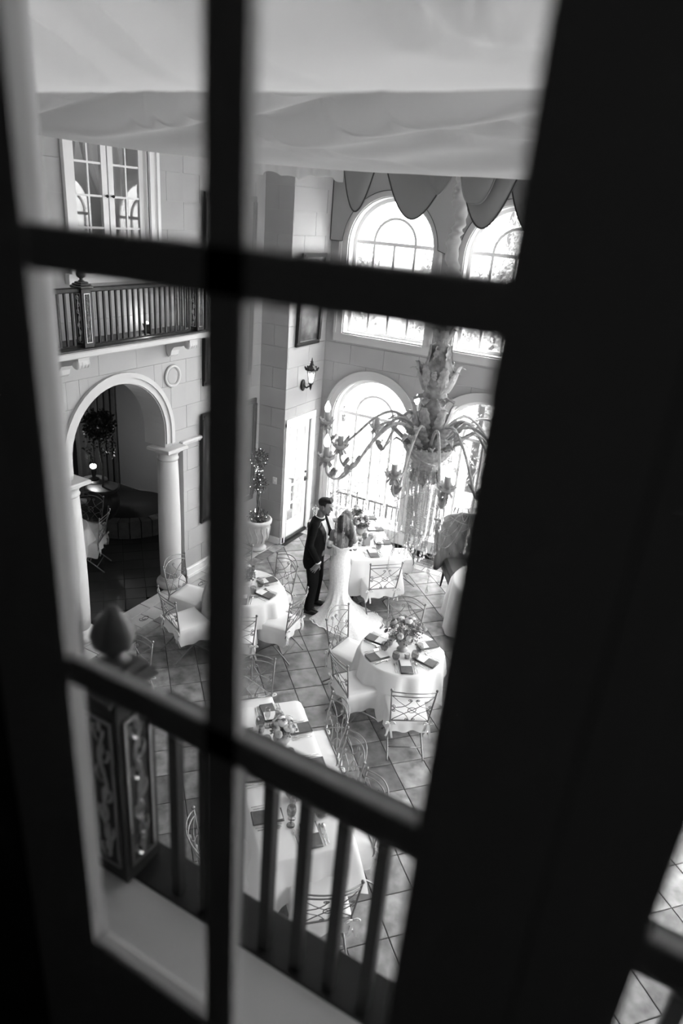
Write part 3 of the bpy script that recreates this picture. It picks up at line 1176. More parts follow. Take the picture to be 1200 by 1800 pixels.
# ------------------------------------------------------------------ wall lantern
ln = thing('wall_lantern', 'lit black lantern on the wall above the door', 'lamp', (XD + .012, 9.52, 2.72))
MB().lathe([(.045, 0), (.06, .015), (.06, .03), (.03, .045)], 12, M=Matrix.Rotation(pi / 2, 4, 'Y') @ Matrix.Scale(1.6, 4, (1, 0, 0))).build('backplate', 'dark_iron', ln)
MB().tube(spline([(.03, 0, .03), (.08, 0, -.03), (.13, 0, .0), (.165, 0, .02)], 6), .013, 8).tube([(.165, 0, -.06), (.165, 0, -.02), (.165, 0, .05)], [.004, .018, .026], 8).build('bracket', 'dark_iron', ln)
mb = MB()
for k in range(6):
    an = k * pi / 3
    mb.tube([(.165 + .038 * cos(an), .038 * sin(an), .05), (.165 + .082 * cos(an), .082 * sin(an), .275)], .005, 4)
mb.lathe([(.03, .04), (.042, .045), (.042, .055)], 12, M=Matrix.Translation((.165, 0, 0)))
mb.build('cage', 'dark_iron', ln)
mb = MB()
for k in range(6):
    a1, a2 = k * pi / 3, (k + 1) * pi / 3
    mb.add([(.165 + .037 * cos(a1), .037 * sin(a1), .056), (.165 + .037 * cos(a2), .037 * sin(a2), .056), (.165 + .08 * cos(a2), .08 * sin(a2), .272), (.165 + .08 * cos(a1), .08 * sin(a1), .272)], [(0, 1, 2, 3)])
mb.build('glass', 'clear_glass', ln)
mb = MB().lathe([(.105, .27), (.112, .285), (.09, .30), (.055, .335), (.03, .35), (.034, .37), (.018, .385), (.026, .405), (.012, .42), (.008, .45), (.003, .47)], 18, M=Matrix.Translation((.165, 0, 0)))
for k in range(9):
    an = k * 2 * pi / 9
    mb.sphere((.165 + .108 * cos(an), .108 * sin(an), .305), (.014, .014, .022), 6, 4)
mb.build('roof', 'dark_iron', ln)
MB().lathe([(.016, .07), (.02, .10), (.036, .14), (.036, .17), (.018, .21), (.004, .225)], 12, M=Matrix.Translation((.165, 0, 0))).build('bulb', 'lamp_flame', ln)

# ------------------------------------------------------------------ the dark room beyond the arch
ar = shell('wall_arch_room')
mb = MB()
for c, d in (((-10.6, 6.35, 1.75), (.1, 6.1, 3.5)), ((-8.65, 3.3, 1.75), (3.9, .1, 3.5)), ((-8.65, 9.4, 1.75), (3.9, .1, 3.5))):
    mb.box(c, d)
mb.build('room_shell', 'curtain', ar)
MB().box((-8.65, 6.35, 3.55), (3.9, 6.2, .1)).build('soffit', 'unlit_room_tone', ar)
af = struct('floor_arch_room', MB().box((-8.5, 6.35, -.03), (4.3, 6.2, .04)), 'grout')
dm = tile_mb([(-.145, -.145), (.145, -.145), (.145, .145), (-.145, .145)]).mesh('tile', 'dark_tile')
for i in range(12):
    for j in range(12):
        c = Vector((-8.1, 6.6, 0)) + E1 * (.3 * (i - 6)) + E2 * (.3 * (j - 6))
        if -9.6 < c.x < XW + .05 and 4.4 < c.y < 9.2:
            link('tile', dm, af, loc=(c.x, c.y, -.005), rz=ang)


def leafcloud(n, fn, size, seed=1):
    rr = random.Random(seed)
    mb = MB()
    for k in range(n):
        p = Vector(fn(rr))
        a = Vector((rr.uniform(-1, 1), rr.uniform(-1, 1), rr.uniform(-.6, 1))).normalized()
        b = a.orthogonal().normalized()
        b = Matrix.Rotation(rr.uniform(0, 6.28), 3, a) @ b
        s = size * rr.uniform(.6, 1.3)
        c = a.cross(b)
        q = p + b * s
        mb.add([p, p + b * s * .5 + c * s * .28 + a * s * .08, q, p + b * s * .5 - c * s * .28 + a * s * .08], [(0, 1, 2), (0, 2, 3)])
    return mb


def ball(c, r, sq=1.0):
    def f(rr):
        v = Vector((rr.gauss(0, 1), rr.gauss(0, 1), rr.gauss(0, 1))).normalized() * r * rr.uniform(.55, 1.0)
        return (c[0] + v.x, c[1] + v.y, c[2] + v.z * sq)
    return f


t = thing('potted_topiary', 'dark ball topiary with trailing ivy in tall urn beyond the arch', 'plant', (-8.45, 7.6, 0))
MB().lathe([(.18, 0), (.18, .06), (.11, .09), (.09, .18), (.10, .24), (.20, .36), (.26, .52), (.265, .66), (.23, .76), (.27, .80), (.28, .84), (.24, .85)], 24).build('urn', 'walnut', t)
MB().tube(spline([(0, 0, .8), (.02, .01, 1.2), (-.01, 0, 1.5), (0, 0, 1.8)], 5), .02, 6).build('trunk', 'trunk', t)
leafcloud(900, ball((0, 0, 1.92), .25), .07, 3).build('foliage', 'dark_leaf', t)
mb = MB()
for k in range(9):
    an = k * .7
    rr0 = .16 + .04 * (k % 3)
    q = leafcloud(26, lambda rr, an=an, rr0=rr0: (rr0 * cos(an) + rr.gauss(0, .02), rr0 * sin(an) + rr.gauss(0, .02), 1.8 - rr.uniform(0, .35 + .06 * (k % 4))), .05, 30 + k)
    mb.add(q.v, q.f)
mb.build('trailing_ivy', 'dark_leaf', t)
t = thing('table_lamp', 'glowing lamp low behind the urn in the dark arch room', 'lamp', (-8.78, 7.72, .86))
MB().lathe([(.09, 0), (.09, .02), (.03, .05), (.05, .16), (.03, .22)], 14).build('base', 'dark_iron', t)
MB().lathe([(.03, .20), (.05, .22), (.055, .25), (.04, .27)], 14).build('glow_bowl', 'bulb', t)
pl = bpy.data.lights.new('table_lamp_glow', 'POINT')
pl.energy = 7.0
pl.shadow_soft_size = .05
po = bpy.data.objects.new('table_lamp_glow', pl)
COL.objects.link(po)
po.location = (-8.9, 7.72, 1.25)
t = thing('side_table', 'small dark side table carrying the glowing lamp beyond the arch', 'table', (-8.78, 7.72, 0))
MB().lathe([(.22, .83), (.23, .845), (.22, .86)], 20).build('top', 'walnut', t)
MB().lathe([(.16, 0), (.15, .03), (.04, .08), (.05, .4), (.035, .6), (.06, .83)], 14).build('pedestal', 'walnut', t)
for k, (y0, y1, nm) in enumerate(((6.0, 7.9, 'pale long curtain behind the urn, left one'), (8.35, 9.3, 'dark long curtain behind the urn, right one'))):
    t = thing('curtain', nm + ' in the arch room', 'curtain', (-10.3 if k == 0 else -9.9, y0, 0))
    MB().grid(70, 3, lambda u, v: (.06 * sin(u * 40), u * (y1 - y0), .05 + v * 3.2)).build('fabric', 'sheer' if k == 0 else 'velvet', t)
picture('framed_picture', 'narrow dark framed picture on the back wall inside the arch room', lambda u, z, d: (-10.55 + d, u, z), 8.4, 8.85, 1.3, 2.4, .06, .0, 4)
t = thing('stone_hearth', 'curved low stone hearth at the back of the dark arch room', 'hearth', (-8.6, 8.35, 0))
mb = MB()
for q in range(14):
    a0, a1 = -2.6 + q * .2, -2.6 + (q + 1) * .2 - .02
    mb2 = MB().prism([(.75 * cos(a0), .75 * sin(a0)), (.95 * cos(a0), .95 * sin(a0)), (.95 * cos(a1), .95 * sin(a1)), (.75 * cos(a1), .75 * sin(a1))], (0, .3), lambda u, v, d: (u, v, d))
    mb2.build('stone', 'hearth_stone', t)
MB().lathe([(.76, 0), (.76, .2)], 24, capb=False).build('basin_floor', 'dark_tile', t)

# ------------------------------------------------------------------ draped fabric under the ceiling


def zdrape(y, y0, yb, y1, zt0, zb, zt1):
    if y < yb:
        return zb + (zt0 - zb) * ((yb - y) / (yb - y0)) ** 1.7
    return zb + (zt1 - zb) * ((y - yb) / (y1 - yb)) ** 1.7


def drape(label, y0, yb, y1, zt0, zb, zt1, sag, seed, amp, nx=240, fine=()):
    rr = random.Random(seed)
    ws = [(rr.uniform(5, 15), rr.uniform(1.0, 2.6), rr.uniform(0, 6.28), rr.uniform(.3, 1)) for k in range(7)]
    cr = [(rr.uniform(-6, 3), rr.uniform(.25, .9), rr.uniform(.10, .22)) for k in range(9)]

    PL = [(-4.6, y0, 1.6, .3), (-1.6, y1, 1.9, 1.1), (.8, y0, 1.7, 2.0)]

    def fn(u, v):
        x = -6.33 + u * 10.4
        y = y0 + v * (y1 - y0)
        z = zdrape(y, y0, yb, y1, zt0, zb, zt1) + sag * (x + 1.8) ** 2
        w = sum(a * sin(k * (x * .45 + y * s) + p) for k, s, p, a in ws)
        vb = (yb - y0) / (y1 - y0)
        e = min(1, 4 * abs(v - vb) + .06)
        ef = min(1.0, max(0.0, 6.5 * abs(v - vb) - .12))
        z += amp * w * (ef if w < 0 else e)
        y += amp * .8 * w * e
        for cx, sl, wd in cr:
            d = (x - cx - (y - y0) / sl * 1.6) / wd
            f_ = math.exp(-abs(d) * 2.2) * (.04 + .96 * ef)
            z += amp * 2.0 * f_
            y += -amp * 1.6 * f_
        for cx, dx, wd, dep in fine:
            d = (x - cx - (y - y0) * dx) / wd
            q = 1.8 * dep * ef * math.exp(-d * d)
            z += q
            y += q * .8
        for sx, sy, k, p in PL:
            z += amp * .55 * ef * abs(sin((x - sx) * k / (.35 + abs(y - sy)) + p)) * min(1, 3 * abs(y - sy) + .2)
        return (x, y, z)
    mb = MB()
    mb.grid(nx, 60, fn)
    o = mb.build('ceiling_drape', 'drape')
    return tag(o, label, 'drape', 'white fabric swags under the ceiling')


drape('near white fabric swag sagging below the ceiling, at the top of the view', 0.87, 1.55, 2.85, 6.0, 5.60, 6.25, 0.0, 4, .030, 640, [(-2.9, 1.3, .05, .03), (-2.45, 1.5, .035, .035), (-2.15, .9, .05, .05), (-1.9, 1.0, .03, .04), (-1.62, 1.1, .035, .045), (-1.3, 1.6, .045, .04), (-.95, 1.2, .03, .03), (-.62, 1.5, .05, .035), (-.2, 1.3, .04, .03), (.3, 1.4, .05, .03)])
drape('second white fabric swag, hanging lower over the balcony window', 2.85, 4.1, 4.60, 6.25, 5.58, 5.74, .0132, 9, .026)
t = thing('ruffle', 'white gathered ruffle along the far edge of the fabric swag', 'drape', (0, 4.66, 0))
MB().grid(190, 4, lambda u, v: (-3.5 + .88 * u, (.018 * sin(u * 38) + .012 * sin(u * 15)) * (.3 + v), 5.80 - v * (.245 + .012 * sin(u * 14) + .008 * sin(u * 34)) + .0132 * (1.7 - .88 * u) ** 2 * .35)).build('fabric', 'drape', t)

vl = thing('valance', 'scalloped grey cloth valance with dark piping before the tall windows', 'valance', (0, 4.70, 0))
ztv = 5.80


def swag(x0, x1, tip, yy, skew=0.0, p=2.3, top=None, m='valance_cloth', name='scallop', pip='piping', wide=0.0):
    zt = top or ztv

    def fn(u, v):
        uu = u + skew * u * (1 - u)
        dep = (zt - tip) * (1 - abs(2 * u - 1) ** p)
        x = x0 + (x1 - x0) * uu
        return (x, yy - .05 * sin(pi * v) * sin(pi * u) - .03 * v * sin(pi * u), zt - v * dep - (.02 if v > 0 else 0) * 0)
    mb = MB()
    mb.grid(26, 8, fn)
    mb.grid(26, 8, lambda u, v: (fn(u, v)[0], fn(u, v)[1] + .008, fn(u, v)[2]))
    o = mb.build(name, m, vl)
    MB().tube([fn(k / 26, 1) for k in range(27)], .006, 5).build('piping', pip, o)
    return o


for x0, x1, tip in ((-2.66, -2.35, 5.36), (-2.35, -1.79, 5.34), (-1.80, -1.34, 5.32), (-1.35, -.85, 5.33), (-.86, -.35, 5.34), (-.36, .2, 5.33)):
    swag(x0, x1, tip, 0.0, p=1.9)
for x0, x1, tip in ((-1.62, -1.12, 5.33), (-1.1, -.6, 5.33)):
    swag(x0 + .06, x1 + .06, tip - .02, .26, p=1.9)
swag(-2.02, -1.72, 5.50, -.07, p=1.6, name='inner_scallop', pip='valance_cloth')
swag(-1.76, -1.48, 5.46, -.07, p=3.2, name='inner_scallop', pip='valance_cloth')
MB().box((-.8, .02, ztv + .01), (3.8, .05, .04)).build('batten', 'white_paint', vl)

lb = thing('lambrequin', 'flat shaped cloth pelmet with dark edge cut around the upper windows', 'pelmet', (0, 0, 0))
for k in range(4):
    c = WINS_U[k]
    lft = XD + .02 if k == 0 else (WINS_U[k - 1] + c) / 2
    rgt = (WINS_U[k + 1] + c) / 2
    R = .80
    pts = [(lft, 6.5), (lft, 4.95 if k == 0 else 4.86)]
    if k == 0:
        pts += [(lft + .015, 4.935), (c - .83, 4.935)]
    arc = [(c + R * cos(a), 4.90 + R * sin(a)) for a in [pi - .05 - (pi - .1) * q / 30 for q in range(31)]]
    if k > 0:
        pts += [(lft + .03, 4.90)]
    arc = [(max(lft + .03, min(rgt - .03, u)), z) for u, z in arc]
    pts += arc + [(rgt - .03, 4.90), (rgt, 4.86), (rgt, 6.5)]
    mb = MB()
    low = pts[1:-1]
    up = [(u, 6.5) for u, z in low]
    for a in range(len(low) - 1):
        if abs(low[a][0] - low[a + 1][0]) < 1e-5:
            continue
        mb.prism([low[a], low[a + 1], up[a + 1], up[a]], (.062, .075), fW)
    o = mb.build('pelmet_board', 'valance_cloth', lb)
    MB().tube([fW(u, z, .078) for u, z in ([(lft, 6.4)] if k == 0 else []) + low], .0055, 5).build('piping', 'piping', o)

# ------------------------------------------------------------------ chandelier
CX, CY = -1.93, 5.2
ch = thing('chandelier', 'large carved white chandelier with candle bulbs and crystal strands', 'chandelier', (CX, CY, 0))
pts = []
for k in range(60):
    z = 6.65 - k * .034
    pts.append((.018 * sin(k * .55) + .010 * sin(k * 1.3), .014 * cos(k * .6), z))
mb = MB()
n = 16
vs, fs = [], []
rc = random.Random(5)
N = 150
for i in range(N):
    z = 6.65 - 2.03 * i / (N - 1)
    ox, oy = .016 * sin(i * .22), .012 * cos(i * .25)
    for k in range(n):
        a = 2 * pi * k / n
        r = .047 + .012 * sin(i * 1.0 + 2.5 * sin(i * .31) + 1.2 * sin(a + 3 * sin(i * .09))) + .008 * sin(i * .47 + 2 * a + 2 * sin(i * .21))
        vs.append((ox + r * cos(a), oy + r * sin(a), z))
for i in range(N - 1):
    for k in range(n):
        l = (k + 1) % n
        fs.append((i * n + k, i * n + l, (i + 1) * n + l, (i + 1) * n + k))
mb.add(vs, fs, True)
mb.build('chain_sleeve', 'chain_cloth', ch, 'ruched fabric sleeve over the chain')
MB().lathe([(.03, 4.66), (.05, 4.60), (.06, 4.52), (.045, 4.47), (.075, 4.45), (.08, 4.43), (.06, 4.41), (.085, 4.36), (.125, 4.27), (.14, 4.20), (.125, 4.13), (.085, 4.08), (.10, 4.06), (.10, 4.04), (.075, 4.02),
            (.10, 3.97), (.115, 3.90), (.105, 3.82), (.07, 3.74), (.06, 3.68), (.10, 3.64), (.10, 3.60)], 24, rf=lambda a, z: 1 + .05 * cos(8 * a)).build('stem', 'gilded_shade', ch)


def acanthus(L, W, curl, lift=0.0, lob=5):
    """leaf growing up along +z from the origin, curling outwards to +x"""
    mb = MB()
    nu, nv = 6, 12

    def fn(u, v):
        s = (u - .5) * 2
        wd = W * (sin(pi * min(1, v * .9 + .12)) ** .7) * (1 + .22 * sin(v * lob * 2 * pi))
        a = curl * v ** 2.2
        x = L * (.12 * sin(pi * v) + lift * v) + (L * .30) * (1 - cos(a)) * .9 - .25 * abs(s) * W * .8
        z = L * (v - .28 * max(0, a - .9) * v) if curl else L * v
        return (x + .012 * cos(s * 9) * W * 4, s * wd / 2, z)
    mb.grid(nu, nv, fn)
    return mb


def ring_of(name, me, r, z, n, ph, tilt, label=None, scale=1.0):
    for k in range(n):
        a = ph + 2 * pi * k / n
        o = link(name, me, ch, label)
        o.matrix_local = Matrix.Translation((r * cos(a), r * sin(a), z)) @ Matrix.Rotation(a, 4, 'Z') @ Matrix.Rotation(tilt, 4, 'Y') @ Matrix.Scale(scale, 4)


lf1 = acanthus(.16, .075, 1.9).mesh('acanthus_leaf', 'gilded_white')
lf2 = acanthus(.30, .095, 1.5, .05).mesh('acanthus_leaf', 'gilded_white')
lf3 = acanthus(.34, .115, 2.2, .36).mesh('acanthus_leaf', 'gilded_white')
lf4 = acanthus(.22, .075, 2.3, .25).mesh('acanthus_leaf', 'gilded_white')
ring_of('acanthus_leaf', lf1, .045, 4.47, 6, 0, .20)
ring_of('acanthus_leaf', lf4, .040, 4.52, 5, .5, .0, None, .7)
ring_of('acanthus_leaf', lf2, .105, 4.085, 6, .2, .06, None, .92)
ring_of('acanthus_leaf', lf4, .070, 4.45, 6, .7, 2.55)
ring_of('acanthus_leaf', lf4, .135, 4.19, 6, .7, .05, None, .62)
ring_of('acanthus_leaf', lf2, .085, 3.74, 6, .4, .10)
ring_of('acanthus_leaf', lf1, .08, 4.05, 7, .1, 1.75, None, .8)
ring_of('acanthus_leaf', lf3, .15, 3.62, 7, 0.1, .30)
ring_of('acanthus_leaf', lf3, .10, 3.64, 6, .5, .08, None, .95)
ring_of('acanthus_leaf', lf4, .19, 3.64, 10, .15, .55, None, .7)
mb = MB().lathe([(.03, 3.33), (.05, 3.36), (.035, 3.39), (.10, 3.42), (.125, 3.46), (.11, 3.48), (.16, 3.54), (.20, 3.60), (.212, 3.635), (.20, 3.645), (.19, 3.62), (.10, 3.58)], 30, rf=lambda a, z: 1 + .025 * cos(12 * a))
for k in range(30):
    a = 2 * pi * k / 30
    mb.sphere((.213 * cos(a), .213 * sin(a), 3.645), .012, 5, 4)
mb.build('basket', 'gilded_white', ch)
MB().lathe([(.004, 3.24), (.018, 3.28), (.026, 3.31), (.02, 3.335)], 12).build('drop_finial', 'gilded_white', ch)
ring_of('acanthus_leaf', lf1, .09, 3.44, 8, .2, 2.7)

cup_me = MB().lathe([(.012, -.05), (.022, -.03), (.014, -.018), (.030, -.008), (.056, .012), (.064, .030), (.060, .034), (.045, .020), (.02, .016)], 16, rf=lambda a, z: 1 + (.10 * cos(8 * a) if z > .005 else 0))
for k in range(7):
    a = 2 * pi * k / 7
    q = acanthus(.062, .030, 1.8)
    cup_me.add(q.v, q.f, True, Matrix.Translation((.022 * cos(a), .022 * sin(a), -.008)) @ Matrix.Rotation(a, 4, 'Z') @ Matrix.Rotation(2.3, 4, 'Y'))
    q = acanthus(.05, .03, 1.4)
    cup_me.add(q.v, q.f, True, Matrix.Translation((.052 * cos(a), .052 * sin(a), .015)) @ Matrix.Rotation(a, 4, 'Z') @ Matrix.Rotation(.4, 4, 'Y'))
cup_me = cup_me.mesh('candle_cup', 'gilded_white')
can_me = MB().lathe([(.0225, .012), (.0225, .105), (.019, .11)], 14).mesh('candle_sleeve', 'candle')
bul_me = MB().lathe([(.014, .108), (.023, .125), (.026, .145), (.021, .168), (.010, .190), (.003, .205)], 12).mesh('bulb', 'bulb')
leaf_s = acanthus(.09, .05, 1.2).mesh('arm_leaf', 'gilded_white')


def chand_arm(an, r, zc):
    k = r / .95
    P = [(.10, 3.66), (.19 * k, 3.79), (.34 * k, 3.85), (.50 * k, 3.76), (.66 * k, 3.58), (.78 * k, zc - .155), (.87 * k, zc - .165), (.935 * k, zc - .11), (r, zc - .03)]
    path = spline([(p[0], 0, p[1]) for p in P], 6)
    arm = MB().tube(path, [.013 - .005 * i / len(path) for i in range(len(path))], 7).build('arm', 'gilded_white', ch)
    arm.matrix_local = Matrix.Rotation(an, 4, 'Z')
    for me, nm in ((cup_me, 'candle_cup'), (can_me, 'candle_sleeve'), (bul_me, 'bulb')):
        link(nm, me, arm, loc=(r, 0, zc))
    for q, tl in ((.70, .6), (.80, 1.0), (.80, -1.0), (.62, -.7)):
        i = int(q * (len(path) - 1))
        o = link('arm_leaf', leaf_s, arm)
        o.matrix_local = Matrix.Translation(path[i]) @ Matrix.Rotation(tl + pi / 2 * (1 if tl > 0 else -1), 4, 'Z') @ Matrix.Rotation(.5, 4, 'Y')
    return [Matrix.Rotation(an, 3, 'Z') @ Vector(p) for p in path]


paths = []
for k in range(6):
    paths.append(chand_arm(pi + k * pi / 3, .98, 3.615))
for k in range(6):
    paths.append(chand_arm(pi + pi / 6 + k * pi / 3 + .04, .73, 3.565))


def bead(mb, p, r):
    x, y, z = p
    mb.add([(x + r, y, z), (x, y + r, z), (x - r, y, z), (x, y - r, z), (x, y, z + r * 1.25), (x, y, z - r * 1.25)],
           [(0, 1, 4), (1, 2, 4), (2, 3, 4), (3, 0, 4), (1, 0, 5), (2, 1, 5), (3, 2, 5), (0, 3, 5)])


drop_me = MB().lathe([(.003, .03), (.008, .022), (.006, .012), (.014, -.005), (.021, -.03), (.017, -.048), (.003, -.066)], 6)
drop_me.sm = [False] * len(drop_me.f)
drop_me.v = [(x * .62, y * .62, z * .72) for x, y, z in drop_me.v]
drop_me = drop_me.mesh('crystal_drop', 'crystal')


def strand(a, b, sag, r, sp, var=0.25, drop=False):
    a, b = Vector(a), Vector(b)
    L = (b - a).length + sag
    n = max(4, int(L / sp))
    mb = MB()
    for i in range(n + 1):
        t = i / n
        p = a.lerp(b, t) - Vector((0, 0, sag * 4 * t * (1 - t)))
        bead(mb, p, r * (1 + var * rc.uniform(-1, 1)))
    mb.build('crystal_strand', 'crystal', ch, kind='stuff')
    if drop:
        link('crystal_drop', drop_me, ch, loc=(b.x, b.y, b.z - .03))


for k in range(16):
    a = 2 * pi * k / 16
    zt = 2.62 + .14 * rc.random()
    strand((.125 * cos(a), .125 * sin(a), 3.45), (.10 * cos(a + .15), .10 * sin(a + .15), zt), 0, .0075 + .003 * (k % 3), .0165 + .004 * (k % 3), .3, True)
for k in range(12):
    a = 2 * pi * k / 12 + .1
    strand((.21 * cos(a), .21 * sin(a), 3.62), (.20 * cos(a), .20 * sin(a), 2.85 + .2 * rc.random()), 0, .006, .014, .2, True)
for i, P in enumerate(paths):
    n = len(P)
    low = min(P[n // 2:], key=lambda p: p.z)
    mid = P[int(n * .42)]
    nx = paths[i + 1 if i % 6 < 5 else i - 5]
    nlow = min(nx[n // 2:], key=lambda p: p.z)
    nmid = nx[int(n * .42)]
    strand(low, nlow, .22, .005, .0125)
    strand(low, (low.x * .35, low.y * .35, 3.44), .10, .005, .0125)
    strand(mid, nmid, .12, .0045, .011)
    for q in range(3):
        off = Vector((rc.uniform(-.03, .03), rc.uniform(-.03, .03), 0))
        p0 = low + off * .3
        strand(p0, p0 + off + Vector((0, 0, -.22 - .16 * q - .12 * rc.random())), 0, .006 + .002 * (q % 2), .0155, .3, True)
    m2 = P[int(n * .6)]
    for q in range(2):
        strand(m2, m2 + Vector((rc.uniform(-.02, .02), rc.uniform(-.02, .02), -.35 - .3 * rc.random())), 0, .0055, .014, .3, True)
    strand(m2, (m2.x * .5, m2.y * .5, 2.95), .05, .005, .0125)
for k in range(6):
    a = 2 * pi * k / 6
    strand((.45 * cos(a), .45 * sin(a), 3.25), (.45 * cos(a + 1.05), .45 * sin(a + 1.05), 3.25), .28, .005, .0125)
    strand((.12 * cos(a), .12 * sin(a), 2.95), (.45 * cos(a + .5), .45 * sin(a + .5), 3.2), .35, .005, .0125)

# ------------------------------------------------------------------ tables
TBL = {}


def rect_cloth(L, W, z, drop, seed):
    rr = random.Random(seed)
    ph = [rr.uniform(0, 6.28) for _ in range(4)]
    mb = MB()
    a, b = L / 2, W / 2
    rc_ = .05
    ring = []
    n = 30
    per = []
    for (x0, y0, x1, y1) in ((-a, -b, a, -b), (a, -b, a, b), (a, b, -a, b), (-a, b, -a, -b)):
        l = math.hypot(x1 - x0, y1 - y0)
        m = int(l / .045)
        for k in range(m):
            t = k / m
            per.append((x0 + (x1 - x0) * t, y0 + (y1 - y0) * t))
    N = len(per)
    levels = [(-.15, 0, 0), (0, 0, 0), (.012, -.012, 0), (.022, -.06, .15), (.04, -.25, .6), (.055, -.42, .9), (.065, -1, 1)]
    vs = []
    s = 0
    for lv, (o, dz, am) in enumerate(levels):
        for k, (x, y) in enumerate(per):
            cx = max(-a + rc_, min(a - rc_, x))
            cy = max(-b + rc_, min(b - rc_, y))
            d = Vector((x - cx, y - cy))
            if d.length > rc_:
                d = d.normalized() * rc_
            px_, py_ = cx + d.x, cy + d.y
            e = min(abs(abs(x) - a) + 0, 9)
            cd = min(math.hypot(abs(x) - a, abs(y) - b), .3)
            nrm = Vector((px_ / a if abs(abs(px_) - a) < rc_ else 0, py_ / b if abs(abs(py_) - b) < rc_ else 0))
            nrm = nrm.normalized() if nrm.length > 1e-6 else Vector((0, 0))
            u = (x + y * 1.7) * 9
            fold = .018 * sin(u + ph[0]) + .012 * sin(u * 2.3 + ph[1])
            corner_ = max(0, 1 - cd / .25)
            oo = o + am * (fold + .10 * corner_)
            zz = dz if dz > -.9 else -drop + .015 * sin(u * .7 + ph[2]) - .06 * corner_
            if dz > -.9 and dz < -.05:
                zz = dz * drop / .5 * (1.0 + .1 * corner_)
            if lv == 0:
                vs.append((px_ * .8, py_ * .8, 0))
            else:
                vs.append((px_ + nrm.x * oo, py_ + nrm.y * oo, zz))
    fs = [tuple(range(N))]
    for lv in range(len(levels) - 1):
        for k in range(N):
            l = (k + 1) % N
            fs.append((lv * N + k, lv * N + l, (lv + 1) * N + l, (lv + 1) * N + k))
    mb.add([(x, y, z + zz) for x, y, zz in vs], fs, True)
    return mb


def round_cloth(r, z, seed, side):
    """square cloth over a round top: the four corners hang lower"""
    rr = random.Random(seed)
    p1 = rr.uniform(0, 6.28)
    mb = MB()
    N = 96
    lv = [(0.5, 0), (.97, 0), (1.0, -.004), (1.02, -.02), (1.03, -.12), (1.05, -.5), (1.07, -1)]
    vs = []
    for q, (f, dz) in enumerate(lv):
        for k in range(N):
            a = 2 * pi * k / N
            m = (a + p1) % (pi / 2) - pi / 4
            hang = side / max(cos(abs(m)), .01) - r
            hang = min(hang, z - .03)
            am = max(0, (q - 3)) / 3
            fold = am * (.035 * sin(9 * a + p1) + .02 * sin(17 * a + 2 * p1))
            R = r * f + (fold + .03 * am if q > 3 else 0)
            vs.append((R * cos(a), R * sin(a), z + (dz if dz > -.03 else dz * hang)))
    fs = [tuple(range(N))]
    for q in range(len(lv) - 1):
        for k in range(N):
            l = (k + 1) % N
            fs.append((q * N + k, q * N + l, (q + 1) * N + l, (q + 1) * N + k))
    mb.add(vs, fs, True)
    return mb


def long_table(key, name, c, axis, L, W, drop, seed):
    rz = atan2(axis[1], axis[0])
    t = thing('long_table', 'folding table under the white cloth of the ' + name, 'table', (c[0], c[1], 0), rz)
    MB().box((0, 0, .725), (L - .02, W - .02, .03), bev=.01).build('tabletop', 'walnut', t)
    for sx in (-1, 1):
        for sy in (-1, 1):
            MB().tube([(sx * (L / 2 - .22), sy * (W / 2 - .12), .71), (sx * (L / 2 - .2), sy * (W / 2 - .12), .0)], .016, 8).build('leg', 'dark_iron', t)
    o = rect_cloth(L, W, .752, drop, seed).build('tablecloth', 'linen', loc=(c[0], c[1], 0), rz=rz)
    tag(o, 'white cloth spread over the ' + name, 'tablecloth')
    TBL[key] = (name, Vector((c[0], c[1], .754)), rz, L, W)


def round_table(key, name, c, r, side, seed):
    t = thing('round_table', 'pedestal table under the white cloth of the ' + name, 'table', (c[0], c[1], 0), 0)
    MB().lathe([(r - .01, .715), (r - .005, .725), (r - .01, .745)], 40).build('tabletop', 'walnut', t)
    MB().lathe([(.035, .10), (.035, .715)], 14).build('pedestal', 'dark_iron', t)
    MB().lathe([(.20, 0), (.20, .02), (.05, .10), (.035, .12)], 20).build('base', 'dark_iron', t)
    o = round_cloth(r, .752, seed, side).build('tablecloth', 'linen', loc=(c[0], c[1], 0))
    tag(o, 'white cloth draped over the ' + name, 'tablecloth')
    TBL[key] = (name, Vector((c[0], c[1], .754)), 0, r, r)


long_table('A', 'long table behind the couple', (-4.21, 8.90), (-.655, .755), 1.78, .73, .50, 1)
long_table('D', 'long table in the foreground', (-2.46, 4.05), (.729, -.684), 1.80, .75, .40, 2)
round_table('B', 'round table beside the arch column', (-4.68, 6.46), .49, .80, 3)
round_table('C', 'round table with the big bouquet', (-2.36, 6.36), .48, .80, 4)
round_table('R', 'right-hand table before the armchair', (-1.93, 8.62), .60, 1.22, 5)

# ------------------------------------------------------------------ wrought-iron chairs


